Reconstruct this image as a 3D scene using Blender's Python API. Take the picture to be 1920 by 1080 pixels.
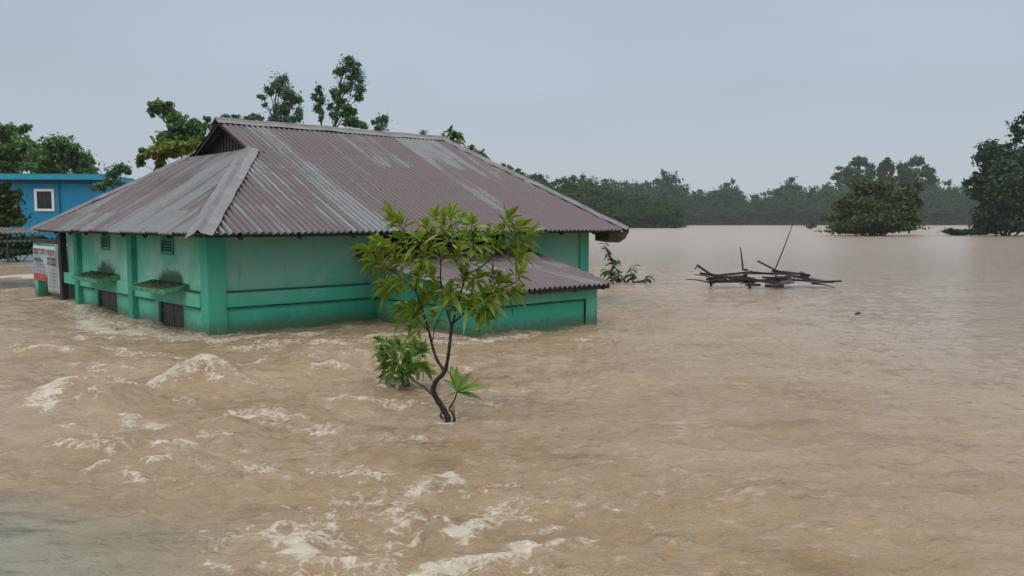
import bpy, math, random
import numpy as np
from mathutils import Vector, Matrix

# ------------------------------------------------------------------ scene basics
scene = bpy.context.scene
for o in list(bpy.data.objects):
    bpy.data.objects.remove(o)
COL = scene.collection
R = math.radians

# camera: eye 2.3 m above the flood, looking slightly down
CAM_H, FPX, YH = 2.3, 1582.55, 415.2
PITCH = math.atan((540 - YH) / FPX)
cam = bpy.data.cameras.new("camera")
cam.sensor_width = 36.0
cam.lens = FPX / 1920 * 36.0
cam.clip_start, cam.clip_end = 0.1, 6000
cam_o = bpy.data.objects.new("camera", cam)
COL.objects.link(cam_o)
cam_o.location = (0, 0, CAM_H)
cam_o.rotation_euler = (math.pi / 2 - PITCH, 0, 0)
scene.camera = cam_o

# exposure / colour
vs = scene.view_settings
vs.view_transform = 'Standard'
vs.look = 'None'
vs.exposure = 0.25
vs.gamma = 1.0
scene.cycles.use_denoising = True
scene.cycles.volume_bounces = 1
scene.cycles.max_bounces = 8
scene.cycles.transparent_max_bounces = 8

# overcast sky
SUN_EL, SUN_AZ = R(58), R(200)
world = bpy.data.worlds.new("World")
scene.world = world
world.use_nodes = True
nt = world.node_tree
nt.nodes.clear()
wout = nt.nodes.new('ShaderNodeOutputWorld')
sky = nt.nodes.new('ShaderNodeTexSky')
sky.sky_type = 'NISHITA'
sky.sun_disc = False
sky.sun_elevation = SUN_EL
sky.sun_rotation = SUN_AZ
bg_sky = nt.nodes.new('ShaderNodeBackground')
bg_sky.inputs['Strength'].default_value = 0.06
nt.links.new(sky.outputs[0], bg_sky.inputs['Color'])
tc = nt.nodes.new('ShaderNodeTexCoord')
sep = nt.nodes.new('ShaderNodeSeparateXYZ')
nt.links.new(tc.outputs['Generated'], sep.inputs[0])
ramp = nt.nodes.new('ShaderNodeValToRGB')          # cloud deck: brighter overhead
ramp.color_ramp.elements[0].position = 0.0
ramp.color_ramp.elements[0].color = (0.415, 0.458, 0.508, 1)
ramp.color_ramp.elements[1].position = 1.0
ramp.color_ramp.elements[1].color = (1.55, 1.55, 1.56, 1)
e = ramp.color_ramp.elements.new(0.12); e.color = (0.385, 0.446, 0.512, 1)
e = ramp.color_ramp.elements.new(0.30); e.color = (0.37, 0.434, 0.505, 1)
e = ramp.color_ramp.elements.new(0.55); e.color = (0.88, 0.93, 0.98, 1)
nt.links.new(sep.outputs['Z'], ramp.inputs[0])
cmap = nt.nodes.new('ShaderNodeMapping')
cmap.inputs['Scale'].default_value = (1.0, 1.0, 2.6)
nt.links.new(tc.outputs['Generated'], cmap.inputs[0])
cno = nt.nodes.new('ShaderNodeTexNoise')
cno.inputs['Scale'].default_value = 1.7
cno.inputs['Detail'].default_value = 4
cno.inputs['Roughness'].default_value = 0.5
nt.links.new(cmap.outputs[0], cno.inputs['Vector'])
cmr = nt.nodes.new('ShaderNodeMapRange')
cmr.inputs['From Min'].default_value = 0.3
cmr.inputs['From Max'].default_value = 0.7
cmr.inputs['To Min'].default_value = 0.92
cmr.inputs['To Max'].default_value = 1.07
nt.links.new(cno.outputs['Fac'], cmr.inputs[0])
cmul = nt.nodes.new('ShaderNodeVectorMath'); cmul.operation = 'SCALE'
nt.links.new(ramp.outputs[0], cmul.inputs[0])
nt.links.new(cmr.outputs[0], cmul.inputs['Scale'])
bg_cloud = nt.nodes.new('ShaderNodeBackground')
nt.links.new(cmul.outputs[0], bg_cloud.inputs['Color'])
bg_cloud.inputs['Strength'].default_value = 1.0
wmix = nt.nodes.new('ShaderNodeMixShader')
wmix.inputs[0].default_value = 0.9
nt.links.new(bg_sky.outputs[0], wmix.inputs[1])
nt.links.new(bg_cloud.outputs[0], wmix.inputs[2])
nt.links.new(wmix.outputs[0], wout.inputs['Surface'])

# sun behind the cloud deck: weak and very soft
sl = bpy.data.lights.new("sun", 'SUN')
sl.energy = 0.8
sl.angle = R(35)
sl.color = (1.0, 0.96, 0.9)
so = bpy.data.objects.new("sun", sl)
COL.objects.link(so)
sd = Vector((math.sin(SUN_AZ) * math.cos(SUN_EL), math.cos(SUN_AZ) * math.cos(SUN_EL), math.sin(SUN_EL)))
so.rotation_euler = sd.to_track_quat('Z', 'Y').to_euler()
so.location = (0, 0, 40)


# ------------------------------------------------------------------ pixel helpers (photo point -> ground or given distance)
def _ray(px, py):
    x = (px - 960) / FPX
    y = (540 - py) / FPX
    return np.array([x, math.cos(PITCH) + y * math.sin(PITCH), -math.sin(PITCH) + y * math.cos(PITCH)])


def ground(px, py, z=0.0):
    r = _ray(px, py)
    t = (z - CAM_H) / r[2]
    return np.array([0, 0, CAM_H]) + t * r


def at(px, py, Y):
    r = _ray(px, py)
    return np.array([0, 0, CAM_H]) + r * (Y / r[1])


# ------------------------------------------------------------------ noise in numpy
def _hash(ix, iy, seed):
    n = (ix.astype(np.int64) * 374761393 + iy.astype(np.int64) * 668265263 + seed * 974634777) & 0x7fffffff
    n = ((n ^ (n >> 13)) * 1274126177) & 0x7fffffff
    n = (n ^ (n >> 16)) & 0xffff
    return n / 65535.0


def vnoise(x, y, seed=0):
    ix, iy = np.floor(x), np.floor(y)
    fx, fy = x - ix, y - iy
    fx = fx * fx * fx * (fx * (fx * 6 - 15) + 10)
    fy = fy * fy * fy * (fy * (fy * 6 - 15) + 10)
    a, b = _hash(ix, iy, seed), _hash(ix + 1, iy, seed)
    c, d = _hash(ix, iy + 1, seed), _hash(ix + 1, iy + 1, seed)
    return (a * (1 - fx) + b * fx) * (1 - fy) + (c * (1 - fx) + d * fx) * fy


def fbm(x, y, seed=0, oct=3, gain=0.5):
    s, a, t = 0, 1.0, 0
    for k in range(oct):
        s = s + a * vnoise(x * 2 ** k + 17.3 * k, y * 2 ** k - 9.1 * k, seed + k)
        t += a
        a *= gain
    return s / t


def sstep(a, b, x):
    t = np.clip((x - a) / (b - a), 0, 1)
    return t * t * (3 - 2 * t)


# ------------------------------------------------------------------ object helpers
def link(o, parent=None):
    COL.objects.link(o)
    if parent is not None:
        o.parent = parent
    return o


def tag(o, label=None, cat=None, group=None, kind=None):
    if label: o["label"] = label
    if cat: o["category"] = cat
    if group: o["group"] = group
    if kind: o["kind"] = kind
    return o


def empty(name, loc=(0, 0, 0), rz=0.0, label=None, cat=None, group=None):
    o = bpy.data.objects.new(name, None)
    o.location = loc
    o.rotation_euler = (0, 0, rz)
    o.empty_display_size = 0.3
    link(o)
    return tag(o, label, cat, group)


def mesh_from(name, V, F, mat=None, parent=None, smooth=False, uvs=None):
    me = bpy.data.meshes.new(name)
    V = np.asarray(V, float)
    if isinstance(F, np.ndarray):
        k = F.shape[1]
        me.vertices.add(len(V)); me.vertices.foreach_set('co', V.ravel())
        me.loops.add(F.size); me.loops.foreach_set('vertex_index', F.ravel().astype(np.int32))
        me.polygons.add(len(F))
        me.polygons.foreach_set('loop_start', (np.arange(len(F)) * k).astype(np.int32))
        me.update(calc_edges=True)
        me.validate()
    else:
        me.from_pydata([tuple(v) for v in V], [], F)
        me.update()
    if mat is not None:
        me.materials.append(mat)
    if smooth:
        me.polygons.foreach_set('use_smooth', np.ones(len(me.polygons), bool))
    o = bpy.data.objects.new(name, me)
    return link(o, parent)


class MB:
    """collects shapes into one mesh"""
    def __init__(self):
        self.v, self.f = [], []

    def add(self, V, F):
        n = len(self.v)
        self.v += [tuple(p) for p in V]
        self.f += [tuple(i + n for i in q) for q in F]
        return self

    def box(self, x0, x1, y0, y1, z0, z1):
        V = [(x, y, z) for z in (z0, z1) for y in (y0, y1) for x in (x0, x1)]
        return self.add(V, [(0, 2, 3, 1), (4, 5, 7, 6), (0, 1, 5, 4), (2, 6, 7, 3), (0, 4, 6, 2), (1, 3, 7, 5)])

    def prism(self, poly, d):
        """poly: list of 3-D points, extruded by vector d"""
        n = len(poly)
        A = [np.array(p, float) for p in poly]
        B = [p + np.array(d, float) for p in A]
        F = [tuple(range(n))[::-1], tuple(range(n, 2 * n))]
        F += [(i, (i + 1) % n, n + (i + 1) % n, n + i) for i in range(n)]
        return self.add(A + B, F)

    def bar(self, a, b, w, h, roll=0.0):
        a, b = Vector(a), Vector(b)
        d = (b - a).normalized()
        s = d.cross(Vector((0, 0, 1)))
        if s.length < 1e-3: s = Vector((1, 0, 0))
        s.normalize(); u = s.cross(d)
        if roll:
            M = Matrix.Rotation(roll, 3, d); s = M @ s; u = M @ u
        V = []
        for p in (a, b):
            for i, j in ((-1, -1), (1, -1), (1, 1), (-1, 1)):
                V.append(p + s * (i * w / 2) + u * (j * h / 2))
        return self.add(V, [(0, 1, 2, 3), (7, 6, 5, 4), (0, 4, 5, 1), (1, 5, 6, 2), (2, 6, 7, 3), (3, 7, 4, 0)])

    def tube(self, pts, rad, n=7, cap=True):
        pts = [Vector(p) for p in pts]
        if not hasattr(rad, '__len__'): rad = [rad] * len(pts)
        V, F = [], []
        ref = Vector((0.31, 0.95, 0.05)).normalized()
        for i, p in enumerate(pts):
            d = (pts[min(i + 1, len(pts) - 1)] - pts[max(i - 1, 0)]).normalized()
            s = d.cross(ref)
            if s.length < 1e-3: s = d.cross(Vector((1, 0, 0)))
            s.normalize(); u = s.cross(d)
            for k in range(n):
                a = 2 * math.pi * k / n
                V.append(p + (s * math.cos(a) + u * math.sin(a)) * rad[i])
        for i in range(len(pts) - 1):
            for k in range(n):
                F.append((i * n + k, i * n + (k + 1) % n, (i + 1) * n + (k + 1) % n, (i + 1) * n + k))
        if cap:
            F.append(tuple(range(n))[::-1])
            F.append(tuple(range((len(pts) - 1) * n, len(pts) * n)))
        return self.add(V, F)

    def build(self, name, mat, parent=None, smooth=False, bevel=0.0):
        o = mesh_from(name, self.v, self.f, mat, parent, smooth)
        if bevel:
            m = o.modifiers.new('bevel', 'BEVEL'); m.width = bevel; m.segments = 2; m.limit_method = 'ANGLE'
        return o


def smooth_path(pts, sub=4):
    """Catmull-Rom through points (numpy rows)"""
    P = np.asarray(pts, float)
    P = np.vstack([2 * P[0] - P[1], P, 2 * P[-1] - P[-2]])
    out = []
    for i in range(1, len(P) - 2):
        for k in range(sub):
            t = k / sub
            a, b, c, d = P[i - 1], P[i], P[i + 1], P[i + 2]
            out.append(0.5 * (2 * b + (c - a) * t + (2 * a - 5 * b + 4 * c - d) * t * t + (3 * b - a - 3 * c + d) * t ** 3))
    out.append(P[-2])
    return np.array(out)


# ------------------------------------------------------------------ materials
def new_mat(name):
    m = bpy.data.materials.new(name)
    m.use_nodes = True
    t = m.node_tree
    b = t.nodes['Principled BSDF']
    return m, t, b


def N(t, kind, **kw):
    n = t.nodes.new(kind)
    for k, v in kw.items():
        if k in n.inputs: n.inputs[k].default_value = v
        else: setattr(n, k, v)
    return n


def ramp_node(t, stops, fac):
    r = t.nodes.new('ShaderNodeValToRGB')
    el = r.color_ramp.elements
    el[0].position, el[0].color = stops[0][0], (*stops[0][1], 1)
    el[1].position, el[1].color = stops[-1][0], (*stops[-1][1], 1)
    for p, c in stops[1:-1]:
        x = el.new(p); x.color = (*c, 1)
    t.links.new(fac, r.inputs[0])
    return r


def mixc(t, fac, a, b, mode='MIX'):
    m = t.nodes.new('ShaderNodeMix')
    m.data_type = 'RGBA'; m.blend_type = mode
    for sock, val in ((m.inputs[0], fac), (m.inputs[6], a), (m.inputs[7], b)):
        if hasattr(val, 'links') or hasattr(val, 'is_linked'): t.links.new(val, sock)
        elif isinstance(val, (int, float)): sock.default_value = val
        else: sock.default_value = (*val, 1)
    return m.outputs[2]


def math_n(t, op, a, b=0.0, clamp=False):
    m = t.nodes.new('ShaderNodeMath'); m.operation = op; m.use_clamp = clamp
    for i, v in enumerate((a, b)):
        if isinstance(v, (int, float)): m.inputs[i].default_value = v
        else: t.links.new(v, m.inputs[i])
    return m.outputs[0]


def maprange(t, v, a, b, c, d, smooth=False):
    m = t.nodes.new('ShaderNodeMapRange')
    if smooth: m.interpolation_type = 'SMOOTHSTEP'
    t.links.new(v, m.inputs[0])
    for i, x in enumerate((a, b, c, d)): m.inputs[i + 1].default_value = x
    return m.outputs[0]


def noise_n(t, vec, scale, detail=4, rough=0.55, mapscale=None, loc=(0, 0, 0)):
    if mapscale is not None or loc != (0, 0, 0):
        mp = t.nodes.new('ShaderNodeMapping')
        mp.inputs['Scale'].default_value = mapscale or (1, 1, 1)
        mp.inputs['Location'].default_value = loc
        t.links.new(vec, mp.inputs[0]); vec = mp.outputs[0]
    n = t.nodes.new('ShaderNodeTexNoise')
    n.inputs['Scale'].default_value = scale
    n.inputs['Detail'].default_value = detail
    n.inputs['Roughness'].default_value = rough
    t.links.new(vec, n.inputs['Vector'])
    return n.outputs['Fac']


def bump(t, b, h, strength, dist):
    n = t.nodes.new('ShaderNodeBump')
    n.inputs['Strength'].default_value = strength
    n.inputs['Distance'].default_value = dist
    t.links.new(h, n.inputs['Height'])
    t.links.new(n.outputs[0], b.inputs['Normal'])
    return n


def simple(name, col, rough=0.7, var=0.25, scale=3.0, bumpd=0.0, metallic=0.0):
    m, t, b = new_mat(name)
    c = N(t, 'ShaderNodeTexCoord')
    f = noise_n(t, c.outputs['Object'], scale, 5)
    d = [max(0, x * (1 - var)) for x in col]
    l = [min(1, x * (1 + var)) for x in col]
    r = ramp_node(t, [(0.3, d), (0.7, l)], f)
    t.links.new(r.outputs[0], b.inputs['Base Color'])
    b.inputs['Roughness'].default_value = rough
    b.inputs['Metallic'].default_value = metallic
    if bumpd:
        bump(t, b, noise_n(t, c.outputs['Object'], scale * 6, 4), 0.6, bumpd)
    return m


def leaf_mat(name, cols, rough=0.45, translucent=0.25, spec=0.35):
    """cols: list of colours picked at random per leaf"""
    m, t, b = new_mat(name)
    g = N(t, 'ShaderNodeNewGeometry')
    c = N(t, 'ShaderNodeTexCoord')
    k = len(cols)
    r = ramp_node(t, [(i / (k - 1), cols[i]) for i in range(k)], g.outputs['Random Per Island'])
    t.links.new(r.outputs[0], b.inputs['Base Color'])
    b.inputs['Roughness'].default_value = rough
    b.inputs['Specular IOR Level'].default_value = spec
    tr = N(t, 'ShaderNodeBsdfTranslucent')
    hs = N(t, 'ShaderNodeHueSaturation', Saturation=1.1, Value=1.2)
    t.links.new(r.outputs[0], hs.inputs['Color'])
    t.links.new(hs.outputs[0], tr.inputs['Color'])
    mx = N(t, 'ShaderNodeMixShader')
    mx.inputs[0].default_value = translucent
    t.links.new(b.outputs[0], mx.inputs[1]); t.links.new(tr.outputs[0], mx.inputs[2])
    t.links.new(mx.outputs[0], t.nodes['Material Output'].inputs['Surface'])
    return m


def green_wall(name, fade=0.5, wet=0.6, moss=None, lo=(0.012, 0.25, 0.155), mid=(0.055, 0.46, 0.31), pale=(0.235, 0.42, 0.325)):
    m, t, b = new_mat(name)
    c = N(t, 'ShaderNodeTexCoord')
    ob = c.outputs['Object']
    s = N(t, 'ShaderNodeSeparateXYZ'); t.links.new(ob, s.inputs[0])
    blot = noise_n(t, ob, 0.75, 6, 0.6, loc=(3.1, 1.7, 0.4))
    fd = maprange(t, blot, 0.5 - 0.25 * fade, 0.72 - 0.2 * fade, 0, 1, True)
    hi = maprange(t, math_n(t, 'ADD', s.outputs['Z'], math_n(t, 'MULTIPLY', blot, 0.9)), 0.95, 1.6, 0, 1, True)
    f1 = math_n(t, 'MULTIPLY', fd, hi)
    col = mixc(t, f1, mid, pale)
    # soaked paint at the water line, ragged edge
    wz = math_n(t, 'ADD', s.outputs['Z'], math_n(t, 'MULTIPLY', noise_n(t, ob, 1.6, 6, 0.65, (1, 1, 0.45)), 0.9))
    wf = math_n(t, 'MULTIPLY', maprange(t, wz, 0.55, 1.05, 1, 0, True), wet)
    col = mixc(t, wf, col, lo)
    # moss creeping up the wall above the sunshades
    if moss:
        for vc in moss:
            dv = math_n(t, 'ABSOLUTE', math_n(t, 'SUBTRACT', s.outputs['Y'], vc))
            mz = math_n(t, 'ADD', math_n(t, 'MULTIPLY', maprange(t, dv, 0.4, 1.15, 1, 0, True), maprange(t, s.outputs['Z'], 0.95, 1.5, 1, 0)), math_n(t, 'MULTIPLY', math_n(t, 'SUBTRACT', noise_n(t, ob, 2.2, 5, 0.6, loc=(2, 2, 2)), 0.5), 1.3))
            zc = maprange(t, s.outputs['Z'], 0.88, 0.92, 0, 1)
            col = mixc(t, math_n(t, 'MULTIPLY', math_n(t, 'MULTIPLY', maprange(t, mz, 0.3, 0.75, 0, 1.0, True), zc), maprange(t, dv, 1.1, 1.3, 1, 0)), col, (0.022, 0.085, 0.035))
    # muddy splash marks above the water
    sp = maprange(t, math_n(t, 'ADD', s.outputs['Z'], math_n(t, 'MULTIPLY', noise_n(t, ob, 6, 5, 0.75), 0.5)), 0.30, 0.58, 0.75, 0, True)
    col = mixc(t, sp, col, (0.07, 0.10, 0.05))
    # vertical run-off streaks and mildew
    st = noise_n(t, ob, 5.0, 5, 0.7, (1.0, 1.0, 0.09))
    sf = math_n(t, 'MULTIPLY', maprange(t, st, 0.56, 0.78, 0, 1, True), 0.4)
    col = mixc(t, sf, col, (0.045, 0.11, 0.07))
    fine = noise_n(t, ob, 22, 4, 0.7)
    col = mixc(t, maprange(t, fine, 0.45, 0.75, 0, 0.3), col, (0.17, 0.25, 0.19))
    t.links.new(col, b.inputs['Base Color'])
    t.links.new(maprange(t, wf, 0, 1, 0.8, 0.45), b.inputs['Roughness'])
    bump(t, b, fine, 0.35, 0.01)
    return m


M = {}
M['wall_front'] = green_wall('green paint faded', 0.95, 0.85, pale=(0.21, 0.49, 0.37))
M['wall_side'] = green_wall('green paint pale', 0.45, 0.35, moss=(2.0, 6.4), lo=(0.05, 0.35, 0.235), mid=(0.10, 0.48, 0.33), pale=(0.29, 0.57, 0.44))
M['wall_annex'] = green_wall('green paint annex', 0.6, 0.3, lo=(0.012, 0.29, 0.18), mid=(0.035, 0.43, 0.29), pale=(0.14, 0.46, 0.34))
M['pillar'] = green_wall('green paint pillar', 0.25, 0.5, lo=(0.01, 0.25, 0.15), mid=(0.05, 0.42, 0.28), pale=(0.17, 0.45, 0.33))
M['shade_dirt_and_louvre'] = simple('dark shade and dirt lines, louvres', (0.012, 0.075, 0.04), 0.9, 0.5, 4)  # dark green for the painted shadow and dirt lines, and the louvres
M['dark_green'] = simple('dark green trim', (0.03, 0.28, 0.18), 0.7, 0.3, 4)
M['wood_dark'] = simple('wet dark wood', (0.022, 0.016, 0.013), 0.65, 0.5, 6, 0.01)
M['wood_brown'] = simple('brown wood', (0.075, 0.042, 0.03), 0.7, 0.4, 5, 0.01)
M['shutter'] = simple('dark shutter', (0.026, 0.019, 0.02), 0.5, 0.4, 5)
M['wood_grey'] = simple('weathered grey plank', (0.045, 0.045, 0.043), 0.8, 0.4, 4, 0.01)


def moss_mat():
    m, t, b = new_mat('mossy concrete')
    c = N(t, 'ShaderNodeTexCoord'); g = N(t, 'ShaderNodeNewGeometry')
    s = N(t, 'ShaderNodeSeparateXYZ'); t.links.new(g.outputs['Normal'], s.inputs[0])
    n = noise_n(t, c.outputs['Object'], 6, 6, 0.7)
    top = math_n(t, 'MULTIPLY', maprange(t, s.outputs['Z'], 0.4, 0.9, 0, 1), maprange(t, n, 0.3, 0.5, 0.5, 1))
    moss = mixc(t, n, (0.012, 0.02, 0.006), (0.05, 0.055, 0.015))
    side = mixc(t, maprange(t, n, 0.35, 0.6, 0, 1), (0.09, 0.38, 0.25), (0.04, 0.16, 0.075))
    col = mixc(t, top, side, moss)
    t.links.new(col, b.inputs['Base Color'])
    b.inputs['Roughness'].default_value = 0.9
    bump(t, b, noise_n(t, c.outputs['Object'], 30, 4), 0.7, 0.02)
    return m


M['moss'] = moss_mat()


def roof_mat(name, along, rust=0.5, dull=1.0):
    """corrugated zinc: each sheet its own mix of rust and zinc, streaks down the slope. along = axis (0/1) across the sheets"""
    m, t, b = new_mat(name)
    c = N(t, 'ShaderNodeTexCoord'); ob = c.outputs['Object']
    s = N(t, 'ShaderNodeSeparateXYZ'); t.links.new(ob, s.inputs[0])
    ax = s.outputs['X'] if along == 0 else s.outputs['Y']
    dn = s.outputs['Y'] if along == 0 else s.outputs['X']
    cell = math_n(t, 'FLOOR', math_n(t, 'MULTIPLY', ax, 1 / 0.75))
    row = math_n(t, 'FLOOR', math_n(t, 'MULTIPLY', dn, 1 / 2.35))
    comb = N(t, 'ShaderNodeCombineXYZ')
    t.links.new(cell, comb.inputs[0]); t.links.new(row, comb.inputs[1])
    wn = N(t, 'ShaderNodeTexWhiteNoise', noise_dimensions='3D')
    t.links.new(comb.outputs[0], wn.inputs['Vector'])
    ms = (6.5, 0.28, 0.28) if along == 0 else (0.28, 6.5, 0.28)
    streak = noise_n(t, ob, 1.0, 5, 0.62, ms)
    big = noise_n(t, ob, 0.33, 4, 0.6, (1, 1, 1), (5, 2, 1))
    fine = noise_n(t, ob, 14, 5, 0.7)
    v = math_n(t, 'ADD', math_n(t, 'MULTIPLY', wn.outputs['Value'], 0.38), math_n(t, 'MULTIPLY', streak, 0.95))
    v = math_n(t, 'ADD', v, math_n(t, 'MULTIPLY', big, 0.7))
    wn2 = N(t, 'ShaderNodeTexWhiteNoise', noise_dimensions='1D')
    t.links.new(math_n(t, 'FLOOR', math_n(t, 'ADD', math_n(t, 'MULTIPLY', ax, 1 / 0.15), 0.5)), wn2.inputs['W'])
    v = math_n(t, 'ADD', v, math_n(t, 'MULTIPLY', math_n(t, 'SUBTRACT', wn2.outputs['Value'], 0.5), 0.16))
    # valleys painted dark for corrugation shade, along with collected silt and rust
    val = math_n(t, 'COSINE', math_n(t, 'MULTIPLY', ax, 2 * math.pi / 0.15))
    vshade_dirt = maprange(t, math_n(t, 'ADD', val, math_n(t, 'MULTIPLY', streak, 0.6)), -0.6, 0.45, 0.92, 0, True)
    v = math_n(t, 'ADD', v, rust - 1.0)
    zinc = mixc(t, fine, (0.122 * dull, 0.140 * dull, 0.149 * dull), (0.226 * dull, 0.244 * dull, 0.256 * dull))
    rusty = mixc(t, fine, (0.082 * dull, 0.056 * dull, 0.059 * dull), (0.150 * dull, 0.112 * dull, 0.117 * dull))
    col = mixc(t, maprange(t, v, 0.36, 0.56, 0, 1, True), zinc, rusty)
    pale = maprange(t, noise_n(t, ob, 1.0, 4, 0.6, tuple(x * 1.6 for x in ms), (9, 4, 2)), 0.62, 0.80, 0, 0.35, True)
    col = mixc(t, pale, col, (0.22 * dull, 0.23 * dull, 0.24 * dull))
    dk = maprange(t, noise_n(t, ob, 2.4, 6, 0.75, loc=(1, 8, 3)), 0.57, 0.75, 0, 0.6, True)
    col = mixc(t, dk, col, (0.035, 0.03, 0.032))
    t.links.new(col, b.inputs['Base Color'])
    col = mixc(t, vshade_dirt, col, (0.04, 0.032, 0.032))
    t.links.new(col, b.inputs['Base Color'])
    b.inputs['Roughness'].default_value = 0.5
    b.inputs['Metallic'].default_value = 0.15
    bump(t, b, fine, 0.25, 0.006)
    return m


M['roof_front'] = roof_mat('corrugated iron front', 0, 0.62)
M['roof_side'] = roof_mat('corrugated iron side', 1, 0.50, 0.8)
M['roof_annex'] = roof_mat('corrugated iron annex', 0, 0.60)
M['cap'] = simple('zinc ridge cap', (0.15, 0.14, 0.146), 0.45, 0.3, 2.5, 0.004, 0.15)
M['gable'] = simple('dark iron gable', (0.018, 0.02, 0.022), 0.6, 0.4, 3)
M['roof_shed'] = roof_mat('corrugated iron shed', 0, 0.45, 0.45)

# foliage
M['leaf_front'] = leaf_mat('long leaves', [(0.086, 0.114, 0.010), (0.156, 0.179, 0.012), (0.109, 0.186, 0.019), (0.203, 0.308, 0.035), (0.180, 0.218, 0.016), (0.156, 0.259, 0.047), (0.296, 0.421, 0.094)], 0.4, 0.38, 0.4)
M['leaf_bush'] = leaf_mat('low leaves', [(0.062, 0.118, 0.019), (0.109, 0.203, 0.028), (0.187, 0.296, 0.047), (0.312, 0.421, 0.156)], 0.35, 0.25, 0.5)
M['leaf_dark'] = leaf_mat('dark leaves', [(0.011, 0.032, 0.011), (0.020, 0.055, 0.014), (0.031, 0.073, 0.020), (0.018, 0.059, 0.022)], 0.55)
M['leaf_mid'] = leaf_mat('mid green leaves', [(0.039, 0.100, 0.030), (0.064, 0.157, 0.039), (0.104, 0.207, 0.048), (0.064, 0.143, 0.052)], 0.55)
M['leaf_olive'] = leaf_mat('olive leaves', [(0.017, 0.040, 0.007), (0.029, 0.061, 0.008), (0.047, 0.084, 0.010), (0.069, 0.100, 0.013)], 0.55)
M['leaf_yellow'] = leaf_mat('yellow green leaves', [(0.070, 0.109, 0.014), (0.131, 0.173, 0.018), (0.194, 0.227, 0.026), (0.096, 0.146, 0.021)], 0.5, 0.35)
M['leaf_euca'] = leaf_mat('grey green leaves', [(0.051, 0.114, 0.058), (0.081, 0.169, 0.081), (0.125, 0.231, 0.114)], 0.6)
M['leaf_big'] = leaf_mat('broad leaves', [(0.033, 0.084, 0.013), (0.065, 0.140, 0.018), (0.111, 0.196, 0.029)], 0.4, 0.3)
M['leaf_far'] = leaf_mat('far leaves', [(0.015, 0.059, 0.017), (0.024, 0.086, 0.022), (0.036, 0.112, 0.027)], 0.7)
M['leaf_midbank'] = leaf_mat('bank leaves', [(0.012, 0.045, 0.012), (0.022, 0.071, 0.015), (0.037, 0.099, 0.020), (0.050, 0.112, 0.020)], 0.65)
M['bark'] = simple('bark', (0.045, 0.035, 0.026), 0.9, 0.5, 9, 0.01)
M['bark_dark'] = simple('wet bark', (0.022, 0.017, 0.012), 0.75, 0.6, 14, 0.008)

# blue building
M['blue'] = simple('blue wall', (0.002, 0.20, 0.37), 0.7, 0.12, 1.2)
M['blue_light'] = simple('blue parapet', (0.015, 0.27, 0.42), 0.7, 0.12, 1.2)
M['blue_dark'] = simple('blue band', (0.006, 0.085, 0.16), 0.7, 0.12, 1.2)
M['white'] = simple('white paint', (0.7, 0.7, 0.68), 0.6, 0.08, 3)
M['glass'] = simple('dark glass', (0.012, 0.015, 0.018), 0.12, 0.2, 2)


# ------------------------------------------------------------------ riverbed and banks
def build_ground():
    xs = np.concatenate([np.linspace(-900, -60, 22), np.linspace(-50, 120, 60), np.linspace(135, 900, 22)])
    ys = np.concatenate([np.linspace(-60, 2, 14), np.linspace(4, 90, 40), np.linspace(100, 900, 70)])
    X, Y = np.meshgrid(xs, ys)
    Z = -1.7 + 0.5 * (fbm(X * 0.06, Y * 0.06, 5) - 0.5)
    far = sstep(520, 545, Y + 18 * (fbm(X * 0.02, Y * 0, 9) - 0.5))
    Z = Z + far * 2.2
    mb = sstep(296, 306, Y) * sstep(75, 50, X) * sstep(560, 500, Y)       # wooded bank beyond the house
    Z = np.maximum(Z, -1.7 + mb * 2.1)
    Z = np.maximum(Z, -1.7 + 2.5 * sstep(3.0, -2.0, Y))                    # embankment under the camera
    n, k = len(ys), len(xs)
    I = np.arange(n * k).reshape(n, k)
    F = np.stack([I[:-1, :-1], I[:-1, 1:], I[1:, 1:], I[1:, :-1]], -1).reshape(-1, 4)
    o = mesh_from('riverbed', np.stack([X, Y, Z], -1).reshape(-1, 3), F,
                  simple('muddy ground', (0.09, 0.075, 0.045), 0.95, 0.4, 0.6), smooth=True)
    tag(o, kind='structure')


build_ground()

# house frame: origin at front-left wall corner, u along the front, v along the side
HC = np.array([-6.036, 16.749])
HA = 0.741


def house_uv(X, Y):
    dx, dy = X - HC[0], Y - HC[1]
    return dx * math.cos(HA) + dy * math.sin(HA), -dx * math.sin(HA) + dy * math.cos(HA)


def house_pt(u, v, z=0.0):
    return np.array([HC[0] + u * math.cos(HA) - v * math.sin(HA), HC[1] + u * math.sin(HA) + v * math.cos(HA), z])


# ------------------------------------------------------------------ flood water
def seg_dist(X, Y, pts):
    """distance to polyline and arclength parameter"""
    best = np.full(X.shape, 1e9)
    for (a, b) in zip(pts[:-1], pts[1:]):
        d = b - a
        L = max(d @ d, 1e-9)
        t = np.clip(((X - a[0]) * d[0] + (Y - a[1]) * d[1]) / L, 0, 1)
        q = np.hypot(X - a[0] - t * d[0], Y - a[1] - t * d[1])
        best = np.minimum(best, q)
    return best


def gpts(*px):
    return [ground(x, y)[:2] for x, y in px]


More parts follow.
